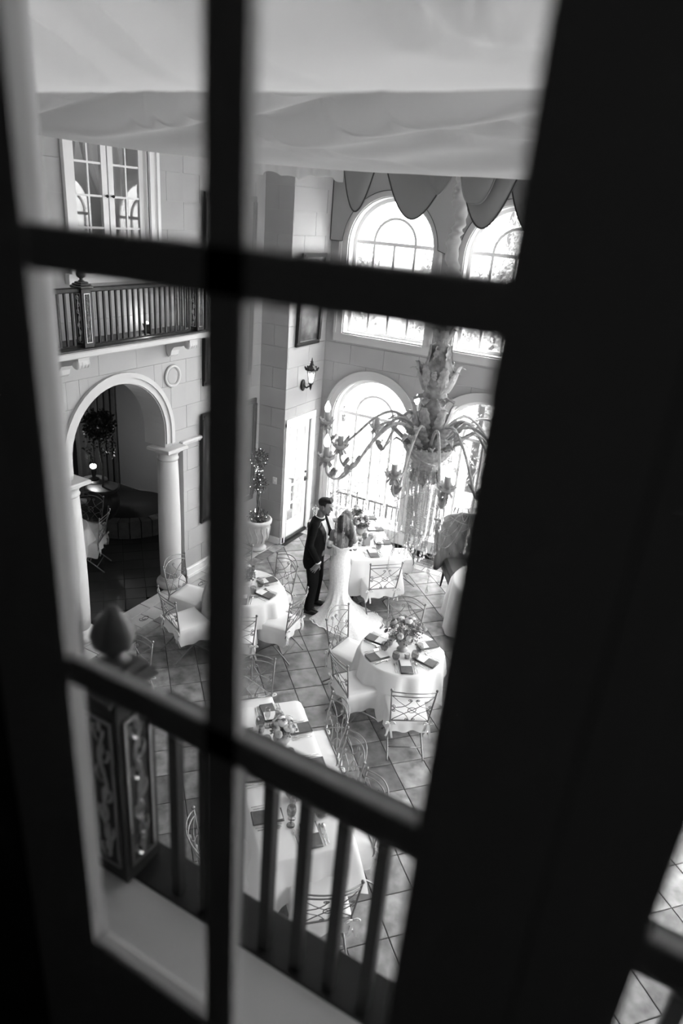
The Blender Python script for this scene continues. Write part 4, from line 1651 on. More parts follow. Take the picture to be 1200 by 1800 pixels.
def make_chair(label):
    t = thing('wrought_iron_chair', label, 'chair', (0, 0, 0), 0, 'wrought iron chairs with white seats')
    I = 'iron'
    wt, wb, zt, zb, yb, yt = .235, .20, .92, .50, -.20, -.255
    P = lambda u, v: Vector(((wb + (wt - wb) * v) * u, yb + (yt - yb) * v - .075 * max(0, 1 - u * u) * max(0, v), zb + (zt - zb) * v))   # u -1..1, v 0..1
    for s in (-1, 1):
        o = MB().tube([P(s, -.12), P(s, 0), P(s, .5), P(s, 1.0)], .0085, 7).build('back_post', I, t)
        MB().sphere(P(s, 1.03), .016, 8, 6).build('finial', I, o)
    for v, h in ((.84, .050), (.97, .055)):
        MB().tube([P(u, v + h / (zt - zb) * (1 - u * u) * .9) for u in [-1 + k / 7 for k in range(15)]], .0066, 6).build('top_rail', I, t)
    MB().tube([P(-1, 0), P(0, 0), P(1, 0)], .0075, 6).build('lower_rail', I, t)
    for s in (-1, 1):
        MB().tube([P(-s + 2 * s * k / 8, .86 * k / 8) for k in range(9)], .0046, 5).build('cross_bar', I, t)
    MB().tube([P(.20 * cos(2 * pi * k / 16), .43 + .105 * sin(2 * pi * k / 16)) for k in range(16)], .0046, 5, closed=True).build('ring', I, t)

    def curl(c, r, a0, dirn, turns=1.35, n=12):
        return [(c[0] + r * (1 - .75 * k / n) * cos(a0 + dirn * 2 * pi * turns * k / n) / .215, c[1] + r * (1 - .75 * k / n) * sin(a0 + dirn * 2 * pi * turns * k / n) / .42) for k in range(n + 1)]
    for sx in (-1, 1):
        for sy in (-1, 1):
            arc = [(sx * (.06 + .80 * (k / 10) ** 1.0), .43 + sy * (.40 - .40 * (k / 10) + .0) * (1 - .42 * sin(pi * k / 10))) for k in range(11)]
            c1 = curl((sx * (.06 + .12), .43 + sy * .375), .022, pi if sx > 0 else 0, -sx * sy)
            c2 = curl((sx * .86, .43 + sy * .075), .022, -sy * pi / 2, sx * sy)
            path = list(reversed(c1)) + arc[1:] + c2
            MB().tube([P(u, v) for u, v in path], .0043, 5).build('scroll', I, t)
    # seat frame, crossed scroll legs
    MB().tube([(-.19, -.2, .44), (.19, -.2, .44), (.21, .21, .44), (-.21, .21, .44)], .009, 6, closed=True).build('seat_frame', I, t)
    for s in (-1, 1):
        MB().tube(spline([(s * .20, -.20, .50), (s * .205, -.20, .40), (s * .19, -.12, .30), (s * .185, .02, .20), (s * .19, .16, .09), (s * .195, .235, .01)], 4), .010, 7).build('leg', I, t)
        MB().tube(spline([(s * .20, .20, .44), (s * .205, .19, .36), (s * .19, .10, .29), (s * .185, -.03, .20), (s * .19, -.17, .09), (s * .195, -.265, .01)], 4), .010, 7).build('leg', I, t)
        MB().tube([(s * .19 + .0, -.20 + .035 * cos(q) * (1 - q / 9), .385 + .035 * sin(q) * (1 - q / 9)) for q in [k * .55 for k in range(12)]], .007, 5).build('leg_scroll', I, t)
    MB().tube([(-.186, 0, .20), (.186, 0, .20)], .007, 6).build('stretcher', I, t)
    MB().tube([(-.188, -.155, .10), (.188, -.155, .10)], .007, 6).build('stretcher', I, t)
    # upholstered seat under a white slip cover
    MB().box((0, .005, .468), (.40, .42, .05), bev=.022).build('seat_cushion', 'linen', t)
    mb = MB()
    per = []
    for (x0, y0, x1, y1) in ((-.20, -.20, .20, -.20), (.20, -.20, .215, .225), (.215, .225, -.215, .225), (-.215, .225, -.20, -.20)):
        for k in range(14):
            per.append((x0 + (x1 - x0) * k / 14, y0 + (y1 - y0) * k / 14))
    N = len(per)
    vs = []
    for q, (f, z) in enumerate(((.6, .498), (.96, .497), (1.02, .485), (1.05, .42), (1.07, .33), (1.09, .265))):
        for k, (x, y) in enumerate(per):
            w = (1 + (.025 * sin(k * 1.3) + .02 * sin(k * .55)) * max(0, q - 2) / 2)
            back = y < -.19 and q > 2
            vs.append((x * f * w, y * f * w, z + (.10 * (q - 2) / 3 if back else 0) + (.012 * sin(k * .9) if q == 5 else 0)))
    fs = [tuple(range(N))]
    for q in range(5):
        for k in range(N):
            l = (k + 1) % N
            fs.append((q * N + k, q * N + l, (q + 1) * N + l, (q + 1) * N + k))
    mb.add(vs, fs, True)
    mb.build('seat_cover', 'linen', t)
    for s in (-1, 1):
        x = s * .205
        mb = MB()
        for (dx, dl, tw) in ((.02, .20, .3), (-.015, .16, -.4)):
            mb.grid(2, 8, lambda u, v: (x + dx * v * 2 + (u - .5) * .022, -.215 - .02 * sin(v * 3 + tw), .47 - dl * v))
        for dx in (-1, 1):
            mb.tube(spline([(x, -.215, .475), (x + dx * .035, -.23, .50), (x + dx * .055, -.23, .475), (x, -.215, .472)], 4), .007, 5)
        mb.build('ribbon_bow', 'linen', t)
    return t


chair0 = None


def chair_back(p1, p2, target, label):
    """p1,p2: the two top corners of the chair's back in the room; target: the point it faces"""
    global chair0
    m = (Vector(p1) + Vector(p2)) / 2
    d = Vector(p2) - Vector(p1)
    nrm = Vector((-d.y, d.x)).normalized()
    if nrm.dot(Vector(target) - m) < 0:
        nrm = -nrm
    loc = m + nrm * .25
    rz = atan2(nrm.y, nrm.x) - pi / 2
    if chair0 is None:
        chair0 = make_chair(label)
        chair0.location = (loc.x, loc.y, 0)
        chair0.rotation_euler = (0, 0, rz)
        return chair0
    return dup(chair0, (loc.x, loc.y, 0), rz, label)


cA, cB, cC, cD = (-4.21, 8.90), (-4.68, 6.46), (-2.36, 6.36), (-2.46, 4.05)
W_ = 'iron chair with white seat '
chair_back((-3.48, 7.74), (-3.15, 8.06), cA, W_ + 'at the near end of the table behind the couple')
chair_back((-3.30, 9.06), (-3.60, 9.42), cA, W_ + 'on the window side of the table behind the couple')
chair_back((-5.13, 9.0), (-4.83, 8.66), cA, W_ + 'directly behind the groom, at the long table')
chair_back((-5.22, 9.66), (-4.88, 9.95), cA, W_ + 'at the far window end of the long table')
chair_back((-2.87, 7.05), (-2.44, 7.18), cC, W_ + 'at the far side of the bouquet table, facing the camera')
chair_back((-3.26, 6.18), (-3.22, 6.61), cC, W_ + 'left of the bouquet table, beside the dress train')
chair_back((-2.99, 5.78), (-2.62, 5.51), cC, W_ + 'at the near left of the bouquet table, seen edge-on')
chair_back((-2.06, 5.42), (-1.66, 5.67), cC, W_ + 'at the near side of the bouquet table, with ribbon bows')
chair_back((-4.69, 7.23), (-4.26, 7.07), cB, W_ + 'at the far right of the column table, below the urn')
chair_back((-3.81, 6.20), (-3.85, 6.67), cB, W_ + 'at the right of the column table, nearest the groom')
chair_back((-3.99, 5.74), (-4.36, 5.50), cB, W_ + 'near side of the column table, half behind the bar')
chair_back((-5.64, 6.02), (-5.68, 6.43), cB, W_ + 'against the foot of the column, far left of its table')
chair_back((-5.31, 5.57), (-4.96, 5.43), cB, W_ + 'at the near left of the column table, with ribbon bows')
chair_back((-5.42, 6.88), (-5.10, 7.20), cB, W_ + 'at the far left of the column table, mostly hidden')
chair_back((-3.34, 5.14), (-3.62, 4.84), cD, W_ + 'at the far end of the foreground table')
chair_back((-2.54, 5.03), (-2.21, 4.72), cD, W_ + 'on the right of the foreground table, farthest of three')
chair_back((-2.16, 4.66), (-1.83, 4.35), cD, W_ + 'on the right of the foreground table, middle of three')
chair_back((-1.76, 4.29), (-1.45, 4.0), cD, W_ + 'on the right of the foreground table, nearest of three')
chair_back((-1.63, 3.00), (-1.30, 3.30), cD, W_ + 'at the near end of the foreground table, behind the balusters')
chair_back((-2.72, 3.15), (-2.40, 2.86), cD, W_ + 'on the left of the foreground table, behind the balusters')
chair_back((-4.60, 4.64), (-4.97, 4.46), (-5.3, 4.0), W_ + 'standing alone in the dim left corner near the arch')
chair_back((-8.38, 7.0), (-7.98, 7.15), (-8.0, 6.2), W_ + 'in the dark arch room, the far one')
chair_back((-7.40, 6.55), (-7.62, 6.92), (-7.9, 6.1), W_ + 'in the dark arch room, the near one beside the column')
round_table('K', 'small table inside the dark arch', (-7.95, 6.25), .42, .62, 8)

# ------------------------------------------------------------------ place settings


def fork_me():
    mb = MB()
    mb.tube([(0, -.10, .004), (0, -.03, .006), (0, .03, .008)], [.004, .0028, .003], 5, flat=.5)
    mb.box((0, .045, .008), (.018, .03, .002))
    for k in range(4):
        mb.box((-.0075 + .005 * k, .075, .008), (.0025, .035, .002))
    return mb.mesh('fork', 'steel')


def knife_me():
    mb = MB().tube([(0, -.11, .004), (0, 0, .005)], [.0045, .0035], 5, flat=.6)
    mb.prism([(-.007, 0), (.006, 0), (.008, .06), (.003, .11), (-.007, .10)], (.003, .0055), lambda u, v, d: (u, v, d))
    return mb.mesh('knife', 'steel')


def spoon_me():
    mb = MB().tube([(0, -.10, .004), (0, 0, .005), (0, .05, .009)], [.0042, .0028, .003], 5, flat=.5)
    mb.sphere((0, .072, .007), (.017, .026, .006), 10, 5)
    return mb.mesh('spoon', 'steel')


FK, KN, SPN = fork_me(), knife_me(), spoon_me()
mb = MB().box((0, 0, .007), (.142, .255, .008), bev=.003).box((0, -.003, .014), (.136, .235, .008), bev=.003)
mb.tube([(-.066, -.122, .0105), (.066, -.122, .0105)], .0100, 8)
NAP = mb.mesh('napkin', 'napkin')
CARD = MB().box((0, 0, 0), (.118, .115, .003)).mesh('menu_card', 'card')
TUM = MB().lathe([(.026, .004), (.036, .012), (.045, .045), (.042, .075), (.035, .10), (.033, .10), (.040, .075), (.043, .045), (.034, .016), (.0, .012)], 20, capt=False).mesh('tumbler', 'smoke_glass')
STEM = MB().lathe([(.036, .002), (.034, .005), (.006, .010), (.005, .08), (.010, .092), (.034, .125), (.040, .16), (.036, .20), (.034, .20), (.038, .16), (.032, .128), (.0, .10)], 20, capt=False).mesh('goblet', 'smoke_glass')
FLU = MB().lathe([(.032, .002), (.030, .005), (.005, .010), (.0045, .09), (.012, .10), (.025, .14), (.026, .19), (.022, .23), (.0205, .23), (.0245, .19), (.0235, .142), (.0, .105)], 18, capt=False).mesh('flute', 'clear_glass')


def put(name, me, p, rz, label, cat, group):
    o = link(name, me, None, loc=p, rz=rz)
    return tag(o, label, cat, group)


def setting(key, seat, lx, ly, face, glass='tumbler', flute=True, menu=True, spoon=True):
    """(lx,ly): the napkin's centre in the table's frame; face: direction (deg) in which the guest looks"""
    name, c, rz, L, W = TBL[key]
    R = Matrix.Rotation(rz, 3, 'Z')
    A = rz + radians(face) - pi / 2
    Q = Matrix.Rotation(A, 3, 'Z')
    b = c + R @ Vector((lx, ly, 0))
    rng = random.Random(ord(key) * 7919 + round(lx * 100) * 101 + round(ly * 100) * 7)
    where = seat + ' of the ' + name if not seat.startswith('the') else seat + ', ' + name
    tw = lambda: rng.uniform(-.06, .06)
    put('napkin', NAP, b, A + tw(), 'dark folded napkin at ' + where, 'napkin', 'folded napkins')
    if menu:
        put('menu_card', CARD, b + Q @ Vector((.002, .058, .0205)), A + tw() * .6, 'white menu card at ' + where, 'card', 'menu cards')
    for k, dx in enumerate((-.125, -.098)):
        put('fork', FK, b + Q @ Vector((dx, -.01 + rng.uniform(-.01, .01), 0)), A + tw(), ('outer' if k == 0 else 'inner') + ' fork at ' + where, 'fork', 'forks')
    put('knife', KN, b + Q @ Vector((.095, -.01, 0)), A + tw(), 'table knife at ' + where, 'knife', 'knives')
    if spoon:
        put('spoon', SPN, b + Q @ Vector((.122, -.005, 0)), A + tw(), 'spoon at ' + where, 'spoon', 'spoons')
    if glass == 'tumbler':
        put('tumbler', TUM, b + Q @ Vector((.125, .165, 0)), 0, 'smoky stemless tumbler at ' + where, 'glass', 'smoky tumblers')
    elif glass:
        put('goblet', STEM, b + Q @ Vector((.125, .165, 0)), 0, 'smoky stemmed goblet at ' + where, 'glass', 'smoky goblets')
    if flute:
        put('flute', FLU, b + Q @ Vector((.06, .19, 0)), 0, 'clear stemmed flute at ' + where, 'glass', 'clear flutes')


# C: six seats around the bouquet
for nm, a in (('the near seat', -57), ('the right seat', -8), ('the far right seat', 50), ('the far seat', 112), ('the left seat', 178), ('the near left seat', 238)):
    r = .33
    setting('C', nm, r * cos(radians(a)), r * sin(radians(a)), a + 180, flute=False)
for nm, a in (('the near right seat', -59), ('the right seat', -2), ('the far right seat', 62), ('the far left seat', 132), ('the left seat', 194), ('the near left seat', 245)):
    r = .33
    setting('B', nm, r * cos(radians(a)), r * sin(radians(a)), a + 180, flute=False, glass='goblet' if a == 62 else 'tumbler')
# A: local x runs from the near end (-) to the window end (+); +y is its left side
setting('A', 'the near end', -.71, .0, 0)
for nm, lx in (('near', -.36), ('middle', .12), ('far', .56)):
    setting('A', 'the %s window-side seat' % nm, lx, -.24, 90, flute=lx > 0)
for nm, lx in (('near', -.30), ('far', .48)):
    setting('A', 'the %s left-side seat' % nm, lx, .24, -90, glass='goblet')
# D: local x runs from the far end (-) to the near end (+); +y is its right side
setting('D', 'the far end', -.765, .03, 0, flute=True)
setting('D', 'the near end', .74, .05, 180, flute=False)
for nm, lx in (('far', -.48), ('middle', .0), ('near', .46)):
    setting('D', 'the %s right-side seat' % nm, lx, .25, -90, flute=lx < 0)
    setting('D', 'the %s left-side seat' % nm, lx + .02, -.25, 90, flute=lx > .2, glass='goblet' if lx > .2 else 'tumbler')

# ------------------------------------------------------------------ flowers


def bloom_me(kind, m):
    mb = MB()
    rr = random.Random(len(kind))
    if kind in ('full', 'bud'):
        rings = ((1.0, 6, 2.0, .95), (.93, 6, 2.0, .70), (.80, 5, 2.1, .48), (.62, 5, 2.2, .30), (.42, 4, 2.3, .15)) if kind == 'full' else ((.62, 5, 2.3, .30), (.45, 4, 2.4, .12))
        for q, (r, n, bot, tip) in enumerate(rings):
            for k in range(n):
                a0 = 2 * pi * k / n + q * .5 + rr.uniform(-.15, .15)
                w = 2 * pi / n * .72
                rr_ = r * rr.uniform(.94, 1.06)

                def fn(u, v, a0=a0, w=w, r=rr_, tip=tip, bot=bot):
                    th = bot + (tip - bot) * v + .12 * (2 * u - 1) ** 2 * v
                    a = a0 + (u - .5) * 2 * w * (.45 + .55 * sin(pi * min(1, v * .75 + .15)))
                    f = r * (1 + .10 * v * v)
                    return (f * sin(th) * cos(a), f * sin(th) * sin(a), f * cos(th) * .85)
                mb.grid(4, 4, fn)
        return mb.mesh('bloom', m)
    layers = {'open': ((1.0, 9, .15), (.75, 8, .45))}[kind]
    for r, n, el in layers:
        for k in range(n):
            a = 2 * pi * k / n + rr.uniform(-.2, .2)
            M = Matrix.Rotation(a, 4, 'Z') @ Matrix.Rotation(-el, 4, 'Y')
            w = r * 2.6 / n * 1.5
            mb.add([(0.05, 0, 0), (r * .55, -w * .55, .10 * r), (r * .55, w * .55, .10 * r), (r, 0, .24 * r), (r * .85, -w * .38, .22 * r), (r * .85, w * .38, .22 * r)],
                   [(0, 1, 2), (1, 4, 3), (1, 3, 2), (2, 3, 5)], False, M)
    if kind == 'open':
        mb.sphere((0, 0, .14), (.28, .28, .16), 8, 5)
    return mb.mesh('bloom', m)


BL = {}
for kd in ('full', 'open', 'bud'):
    for m in ('flower_white', 'flower_mid', 'flower_dark'):
        BL[kd, m] = bloom_me(kd, m)
VASE = {'bowl': [(.045, .0), (.06, .01), (.085, .06), (.08, .10), (.07, .115)], 'urn': [(.06, 0), (.065, .01), (.035, .035), (.05, .06), (.085, .12), (.095, .17), (.10, .175)]}


def arrangement(key, label, lx, ly, vase, blooms, spread, h, seed, vm='grey_card', leaf='grey_leaf', nl=260):
    name, c, rz, L, W = TBL[key]
    p = c + Matrix.Rotation(rz, 3, 'Z') @ Vector((lx, ly, 0))
    t = thing('flower_arrangement', label, 'flowers', p, rz)
    rr = random.Random(seed)
    prof = VASE[vase]
    MB().lathe(prof, 22).build('vase', vm, t)
    zv = prof[-1][1]
    leafcloud(int(nl * 2.0), ball((0, 0, zv + h * .42), spread * .92, .62), .032, seed).build('foliage', leaf, t)
    stems = MB()
    for k, (kd, m, r) in enumerate(blooms):
        a = 2.4 * k + rr.uniform(-.25, .25)
        q = sqrt((k * 7 % len(blooms) + .5) / len(blooms)) * spread * rr.uniform(.9, 1.05)
        z = zv + h * (1.05 - .55 * (q / spread) ** 2) * rr.uniform(.85, 1.12)
        d = Vector((cos(a) * q, sin(a) * q, z))
        o = link('bloom', BL[kd, m], t)
        o.matrix_local = Matrix.Translation(d) @ Matrix.Rotation(a, 4, 'Z') @ Matrix.Rotation(q / spread * .9, 4, 'Y') @ Matrix.Rotation(rr.uniform(0, 6), 4, 'Z') @ Matrix.Scale(r * (.92 if kd != 'open' else 1.1), 4)
        stems.tube([(0, 0, zv * .8), (d.x * .5, d.y * .5, zv + (d.z - zv) * .6), d], .0025, 4)
    stems.build('stems', leaf, t, kind='stuff')
    return t


FW, FM, FD = 'flower_white', 'flower_mid', 'flower_dark'
arrangement('C', 'big loose bouquet with pale roses and dark anemones on the right round table', .0, .02, 'urn',
            [('full', FW, .048), ('full', FW, .05), ('full', FW, .042), ('full', FM, .045), ('full', FM, .042), ('open', FD, .045), ('open', FD, .04), ('bud', FW, .035), ('bud', FM, .03), ('open', FM, .035), ('open', FW, .035), ('full', FW, .036),
             ('open', FD, .034), ('bud', FM, .028), ('bud', FD, .025), ('open', FW, .03), ('full', FM, .035), ('open', FM, .03), ('full', FW, .034), ('open', FD, .03), ('bud', FW, .026), ('bud', FM, .026)], .23, .20, 11, nl=420)
arrangement('B', 'leafy bouquet of small mixed blooms on the table beside the column', .02, .0, 'bowl',
            [('full', FW, .034), ('full', FM, .036), ('open', FM, .03), ('open', FW, .028), ('bud', FM, .026), ('open', FM, .03), ('bud', FD, .024), ('full', FM, .03), ('open', FM, .03), ('bud', FW, .024), ('open', FD, .026)], .13, .20, 12)
arrangement('A', 'bouquet of pale roses and ferns on the table behind the couple', -.02, .03, 'bowl',
            [('full', FW, .045), ('full', FW, .04), ('full', FM, .045), ('full', FW, .042), ('open', FW, .035), ('full', FM, .04), ('bud', FM, .03), ('open', FD, .03), ('full', FW, .04), ('open', FM, .03), ('bud', FW, .028), ('full', FM, .036)], .15, .17, 13)
arrangement('A', 'second smaller pale bouquet nearer the windows on the table behind the couple', .42, .0, 'bowl',
            [('full', FW, .04), ('full', FW, .036), ('open', FW, .032), ('full', FM, .036), ('bud', FM, .028), ('full', FW, .034), ('open', FW, .03)], .11, .14, 17)
arrangement('D', 'low bouquet of white ranunculus on the foreground table', -.34, .06, 'bowl',
            [('full', FW, .046), ('full', FW, .044), ('full', FW, .042), ('full', FW, .045), ('full', FW, .04), ('full', FW, .038), ('full', FM, .04), ('bud', FM, .03), ('full', FW, .042), ('open', FM, .03), ('full', FW, .036), ('bud', FD, .026), ('full', FW, .034)], .13, .13, 14)
arrangement('D', 'second bouquet of white blooms behind the balusters on the foreground table', .33, .02, 'bowl',
            [('full', FW, .042), ('full', FW, .038), ('full', FM, .04), ('open', FM, .032), ('bud', FM, .028), ('full', FW, .036), ('open', FD, .03), ('open', FM, .03)], .12, .13, 15)


def tent_card(key, label, lx, ly, face):
    name, c, rz, L, W = TBL[key]
    p = c + Matrix.Rotation(rz, 3, 'Z') @ Vector((lx, ly, 0))
    t = thing('table_card', label, 'card', p, rz + radians(face))
    mb = MB()
    for s in (-1, 1):
        mb.box((0, s * .022, .06), (.10, .003, .125), M=Matrix.Rotation(0, 4, 'X'))
    mb = MB()
    mb.prism([(-.055, 0), (.055, 0), (.055, .13), (-.055, .13)], (0, .003), lambda u, v, d: (u, -.035 + v * .27 + d, v))
    mb.prism([(-.055, 0), (.055, 0), (.055, .13), (-.055, .13)], (0, .003), lambda u, v, d: (u, .035 - v * .27 - d, v))
    mb.build('tent', 'grey_card', t)
    return t


tent_card('A', 'grey folded table card standing on the table behind the couple', -.40, .03, -95)
tent_card('B', 'grey folded table card on the table beside the column', .14, -.16, 50)
for key, lx, ly, w in (('A', -.28, .10, 'near the grey card on the table behind the couple'), ('B', .08, -.22, 'on the near side of the column table'), ('C', .12, -.12, 'right of the vase on the bouquet table'), ('C', -.16, .02, 'left of the vase on the bouquet table'), ('D', -.52, -.10, 'on the far half of the foreground table')):
    name, c, rz, L, W = TBL[key]
    p = c + Matrix.Rotation(rz, 3, 'Z') @ Vector((lx, ly, 0))
    t = thing('votive_candle', 'small clear glass votive candle ' + w, 'candle', p)
    MB().lathe([(.026, .002), (.030, .01), (.033, .07), (.031, .07), (.028, .012), (.0, .008)], 16, capt=False).build('glass_cup', 'clear_glass', t)
    MB().lathe([(.022, .01), (.022, .035), (.002, .037), (.001, .045)], 12).build('wax', 'card', t)

# ------------------------------------------------------------------ topiary in the pale urn, armchair
t = thing('potted_topiary', 'slim topiary with tiny lights in a carved pale urn by the glazed door', 'plant', (-6.06, 8.70, 0))
MB().lathe([(.15, 0), (.155, .03), (.13, .05), (.115, .08), (.14, .12), (.185, .24), (.205, .40), (.21, .48), (.235, .50), (.24, .54), (.23, .56), (.20, .56), (.19, .52), (.0, .52)], 32, capt=False).build('urn', 'urn_stone', t)
mb = MB()
for k in range(12):
    a = 2 * pi * k / 12
    mb.tube([((.16 + .045 * v ** .6) * cos(a + .12 * sin(5 * v)) * 1.03, (.16 + .045 * v ** .6) * sin(a + .12 * sin(5 * v)) * 1.03, .16 + .28 * v) for v in [q / 8 for q in range(9)]], .010, 5)
mb.build('urn_relief', 'urn_stone', t)
MB().lathe([(.19, .50), (.10, .53), (.0, .54)], 20, capt=False).build('soil', 'soil', t)
for k in range(3):
    MB().tube([(.022 * cos(9 * z + 2 * k), .022 * sin(9 * z + 2 * k), .5 + z * 1.0) for z in [q / 24 for q in range(25)]], .012, 6).build('trunk', 'trunk', t)
fc = leafcloud(320, ball((0, 0, .60), .17, .5), .045, 41)
for zc, r, n in ((1.18, .15, 520), (1.34, .07, 90), (1.62, .15, 460), (1.46, .07, 90)):
    q = leafcloud(n, ball((0, 0, zc), r), .04, int(zc * 100))
    fc.add(q.v, q.f)
fc.build('foliage', 'leaf', t)
mb = MB()
rr = random.Random(3)
for k in range(44):
    zc, r = ((1.18, .15), (1.62, .15), (.62, .16), (1.4, .06))[k % 4]
    v = Vector((rr.gauss(0, 1), rr.gauss(0, 1), rr.gauss(0, 1))).normalized() * r
    mb.sphere((v.x, v.y, zc + v.z * (.5 if zc < .7 else 1)), .0055, 5, 4)
mb.build('fairy_lights', 'fairy_light', t, kind='stuff')

t = thing('armchair', 'tufted velvet wing armchair at the right before the windows', 'armchair', (-2.60, 9.30, 0), radians(32))
mb = MB()


def back_fn(u, v):
    a = -1.25 + 2.5 * u
    r = .40 + .05 * v
    top = .62 + .14 * cos(a * 1.15)
    z = .40 + v * top
    tuft = .026 * abs(sin(u * 17 + v * 8)) * abs(sin(u * 17 - v * 8))
    return (r * sin(a), r * cos(a) * .85 + .05 * v - tuft, z)


mb.grid(48, 26, back_fn)
mb.grid(48, 26, lambda u, v: tuple(Vector(back_fn(u, v)) + Vector((sin(-1.25 + 2.5 * u), cos(-1.25 + 2.5 * u), 0)) * (.075 + .02 * v)))
N = 48
rim = [back_fn(k / N, 1) for k in range(N + 1)]
rim2 = [tuple(Vector(rim[k]) + Vector((sin(-1.25 + 2.5 * k / N), cos(-1.25 + 2.5 * k / N), 0)) * .095) for k in range(N + 1)]
mb.tube([tuple((Vector(a) + Vector(b)) / 2) for a, b in zip(rim, rim2)], .05, 8)
for k in (0, 1):
    mb.tube([tuple(Vector(back_fn(k, v / 8)) + Vector((sin(-1.25 + 2.5 * k), cos(-1.25 + 2.5 * k), 0)) * .045) for v in range(9)], .048, 8)
mb.build('tufted_back', 'velvet', t)
for k in range(4):
    for j in range(3 + k % 2):
        u, v = .22 + .18 * j + (.09 if k % 2 == 0 else 0), .22 + .2 * k
        if u < .85:
            MB().sphere(back_fn(u, v), .013, 8, 5).build('tuft_button', 'velvet', t)
MB().box((0, .03, .36), (.60, .56, .12), bev=.03).build('seat_rail', 'velvet', t)
MB().box((0, .02, .46), (.56, .54, .12), bev=.045).build('seat_cushion', 'velvet', t)
for sx in (-1, 1):
    for sy in (-1, 1):
        MB().tube([(sx * .25, .03 + sy * .22, .30), (sx * .27, .03 + sy * .25, .0)], [.026, .014], 8).build('leg', 'dark_wood', t)

# ------------------------------------------------------------------ people


def hand(mb, wrist, dirn, palm, side, L=.17, spread=.10, curlv=.35):
    """palm and five fingers; dirn: along the hand, palm: palm normal, side: direction of the thumb"""
    w, d, p, s = (Vector(q).normalized() if k else Vector(q) for k, q in enumerate((wrist, dirn, palm, side)))
    k0 = w + d * (L * .48)
    mb.limb([w - d * .01, w + d * L * .2, k0], [.024, .029, .027], 8)
    mb.limb([w + d * L * .15 + s * .018, k0 + s * .022], [.018, .019], 8)
    mb.limb([w + d * L * .15 - s * .018, k0 - s * .022], [.018, .017], 8)
    for k, (o, l) in enumerate(((.030, .42), (.010, .48), (-.010, .45), (-.029, .36))):
        b = k0 + s * o
        f = (d + s * (o * spread * 22)).normalized()
        j1 = b + f * (L * l * .45)
        f2 = (f + p * curlv).normalized()
        j2 = j1 + f2 * (L * l * .32)
        f3 = (f + p * curlv * 2.2).normalized()
        mb.limb([b - f * .012, j1, j2, j2 + f3 * (L * l * .25)], [.0095, .009, .0085, .0075], 7)
    t0 = w + d * L * .14 + s * .028
    t1 = t0 + (d * .7 + s * .8).normalized() * .035
    mb.limb([t0 - s * .01, t1, t1 + (d + s * .35 + p * .2).normalized() * .034], [.0125, .0105, .0085], 7)


# the groom: faces +Y in his own frame, his right is +X
gr = thing('person', 'man in black suit with grey tie, looking down at the woman in white', 'person', (-4.28, 7.60, 0), radians(-76))
HC = Vector((.015, .085, 1.655))
HT = Matrix.Translation(HC) @ Matrix.Rotation(radians(-14), 4, 'X')
mb = MB()
mb.limb([(0, -.01, .92), (0, -.02, 1.08), (0, .0, 1.24), (0, .005, 1.38)], [.135, .125, .14, .11], 14)
mb.limb([(-.15, 0, 1.40), (0, .01, 1.425), (.15, 0, 1.40)], [.06, .07, .06], 10)
mb.limb([(0, .01, 1.42), (.008, .04, 1.56)], [.058, .054], 10)
mb.sphere((0, 0, .015), (.076, .096, .108), 16, 12, M=HT)
mb.sphere((0, .032, -.055), (.056, .062, .066), 12, 8, M=HT)
mb.limb([(0, .088, .022), (0, .112, -.018)], [.010, .017], 8, M=HT)
mb.sphere((0, .086, -.058), (.026, .014, .009), 8, 5, M=HT)
mb.sphere((0, .084, -.098), (.026, .02, .02), 8, 5, M=HT)
for s in (-1, 1):
    mb.sphere((s * .076, -.005, -.005), (.012, .022, .034), 8, 6, M=HT)
    mb.sphere((s * .034, .083, .038), (.024, .012, .009), 8, 5, M=HT)
    mb.limb([(s * .095, -.01, .92), (s * .12, .03, .50), (s * .14, -.015, .09)], [.085, .055, .038], 10)
    mb.limb([(s * .14, -.03, .05), (s * .15, .12, .03)], [.035, .03], 8)
RA = [(.185, .0, 1.41), (.25, -.03, 1.14), (.225, .10, .90)]
LA = [(-.185, .01, 1.41), (-.25, .09, 1.17), (-.15, .30, 1.06)]
mb.limb(RA, [.052, .041, .029], 10)
mb.limb(LA, [.052, .041, .029], 10)
hand(mb, (.222, .112, .872), (.05, -.55, -.83), (-.85, -.3, .1), (-.1, .85, -.5), L=.19, spread=.22, curlv=.14)
hand(mb, (-.13, .33, 1.05), (.7, .7, -.1), (0, -.2, -1), (.3, .2, .9))
remesh(mb, 'body', 'skin_groom', gr, .0072, 3)
mb = MB()                                     # hair: full on top, short at the sides
mb.sphere((0, -.022, .046), (.0785, .088, .076), 16, 10, M=HT)
mb.sphere((0, .016, .098), (.066, .074, .036), 14, 8, M=HT)
for k in range(9):
    mb.limb([(-.05 + .0125 * k, .0, .105), (-.05 + .0125 * k, .045, .125), (-.045 + .0125 * k, .076, .100)], [.015, .016, .012], 6, M=HT)
for s in (-1, 1):
    mb.limb([(s * .072, .01, .04), (s * .073, .018, -.015)], [.012, .006], 6, M=HT)
remesh(mb, 'hair', 'hair_dark', gr, .008, 2)
mb = MB()                                     # short beard and moustache
mb.limb([(-.045, .062, -.085), (0, .082, -.108), (.045, .062, -.085)], [.010, .020, .010], 8, M=HT)
mb.limb([(-.030, .086, -.062), (0, .100, -.044), (.030, .086, -.062)], [.006, .009, .006], 7, M=HT)
remesh(mb, 'beard', 'hair_dark', gr, .006, 2)
mb = MB()
for s in (-1, 1):
    mb.sphere((s * .033, .090, .020), (.010, .006, .006), 8, 5, M=HT)
mb.build('eyes', 'shoe', gr)
mb = MB()                                     # jacket
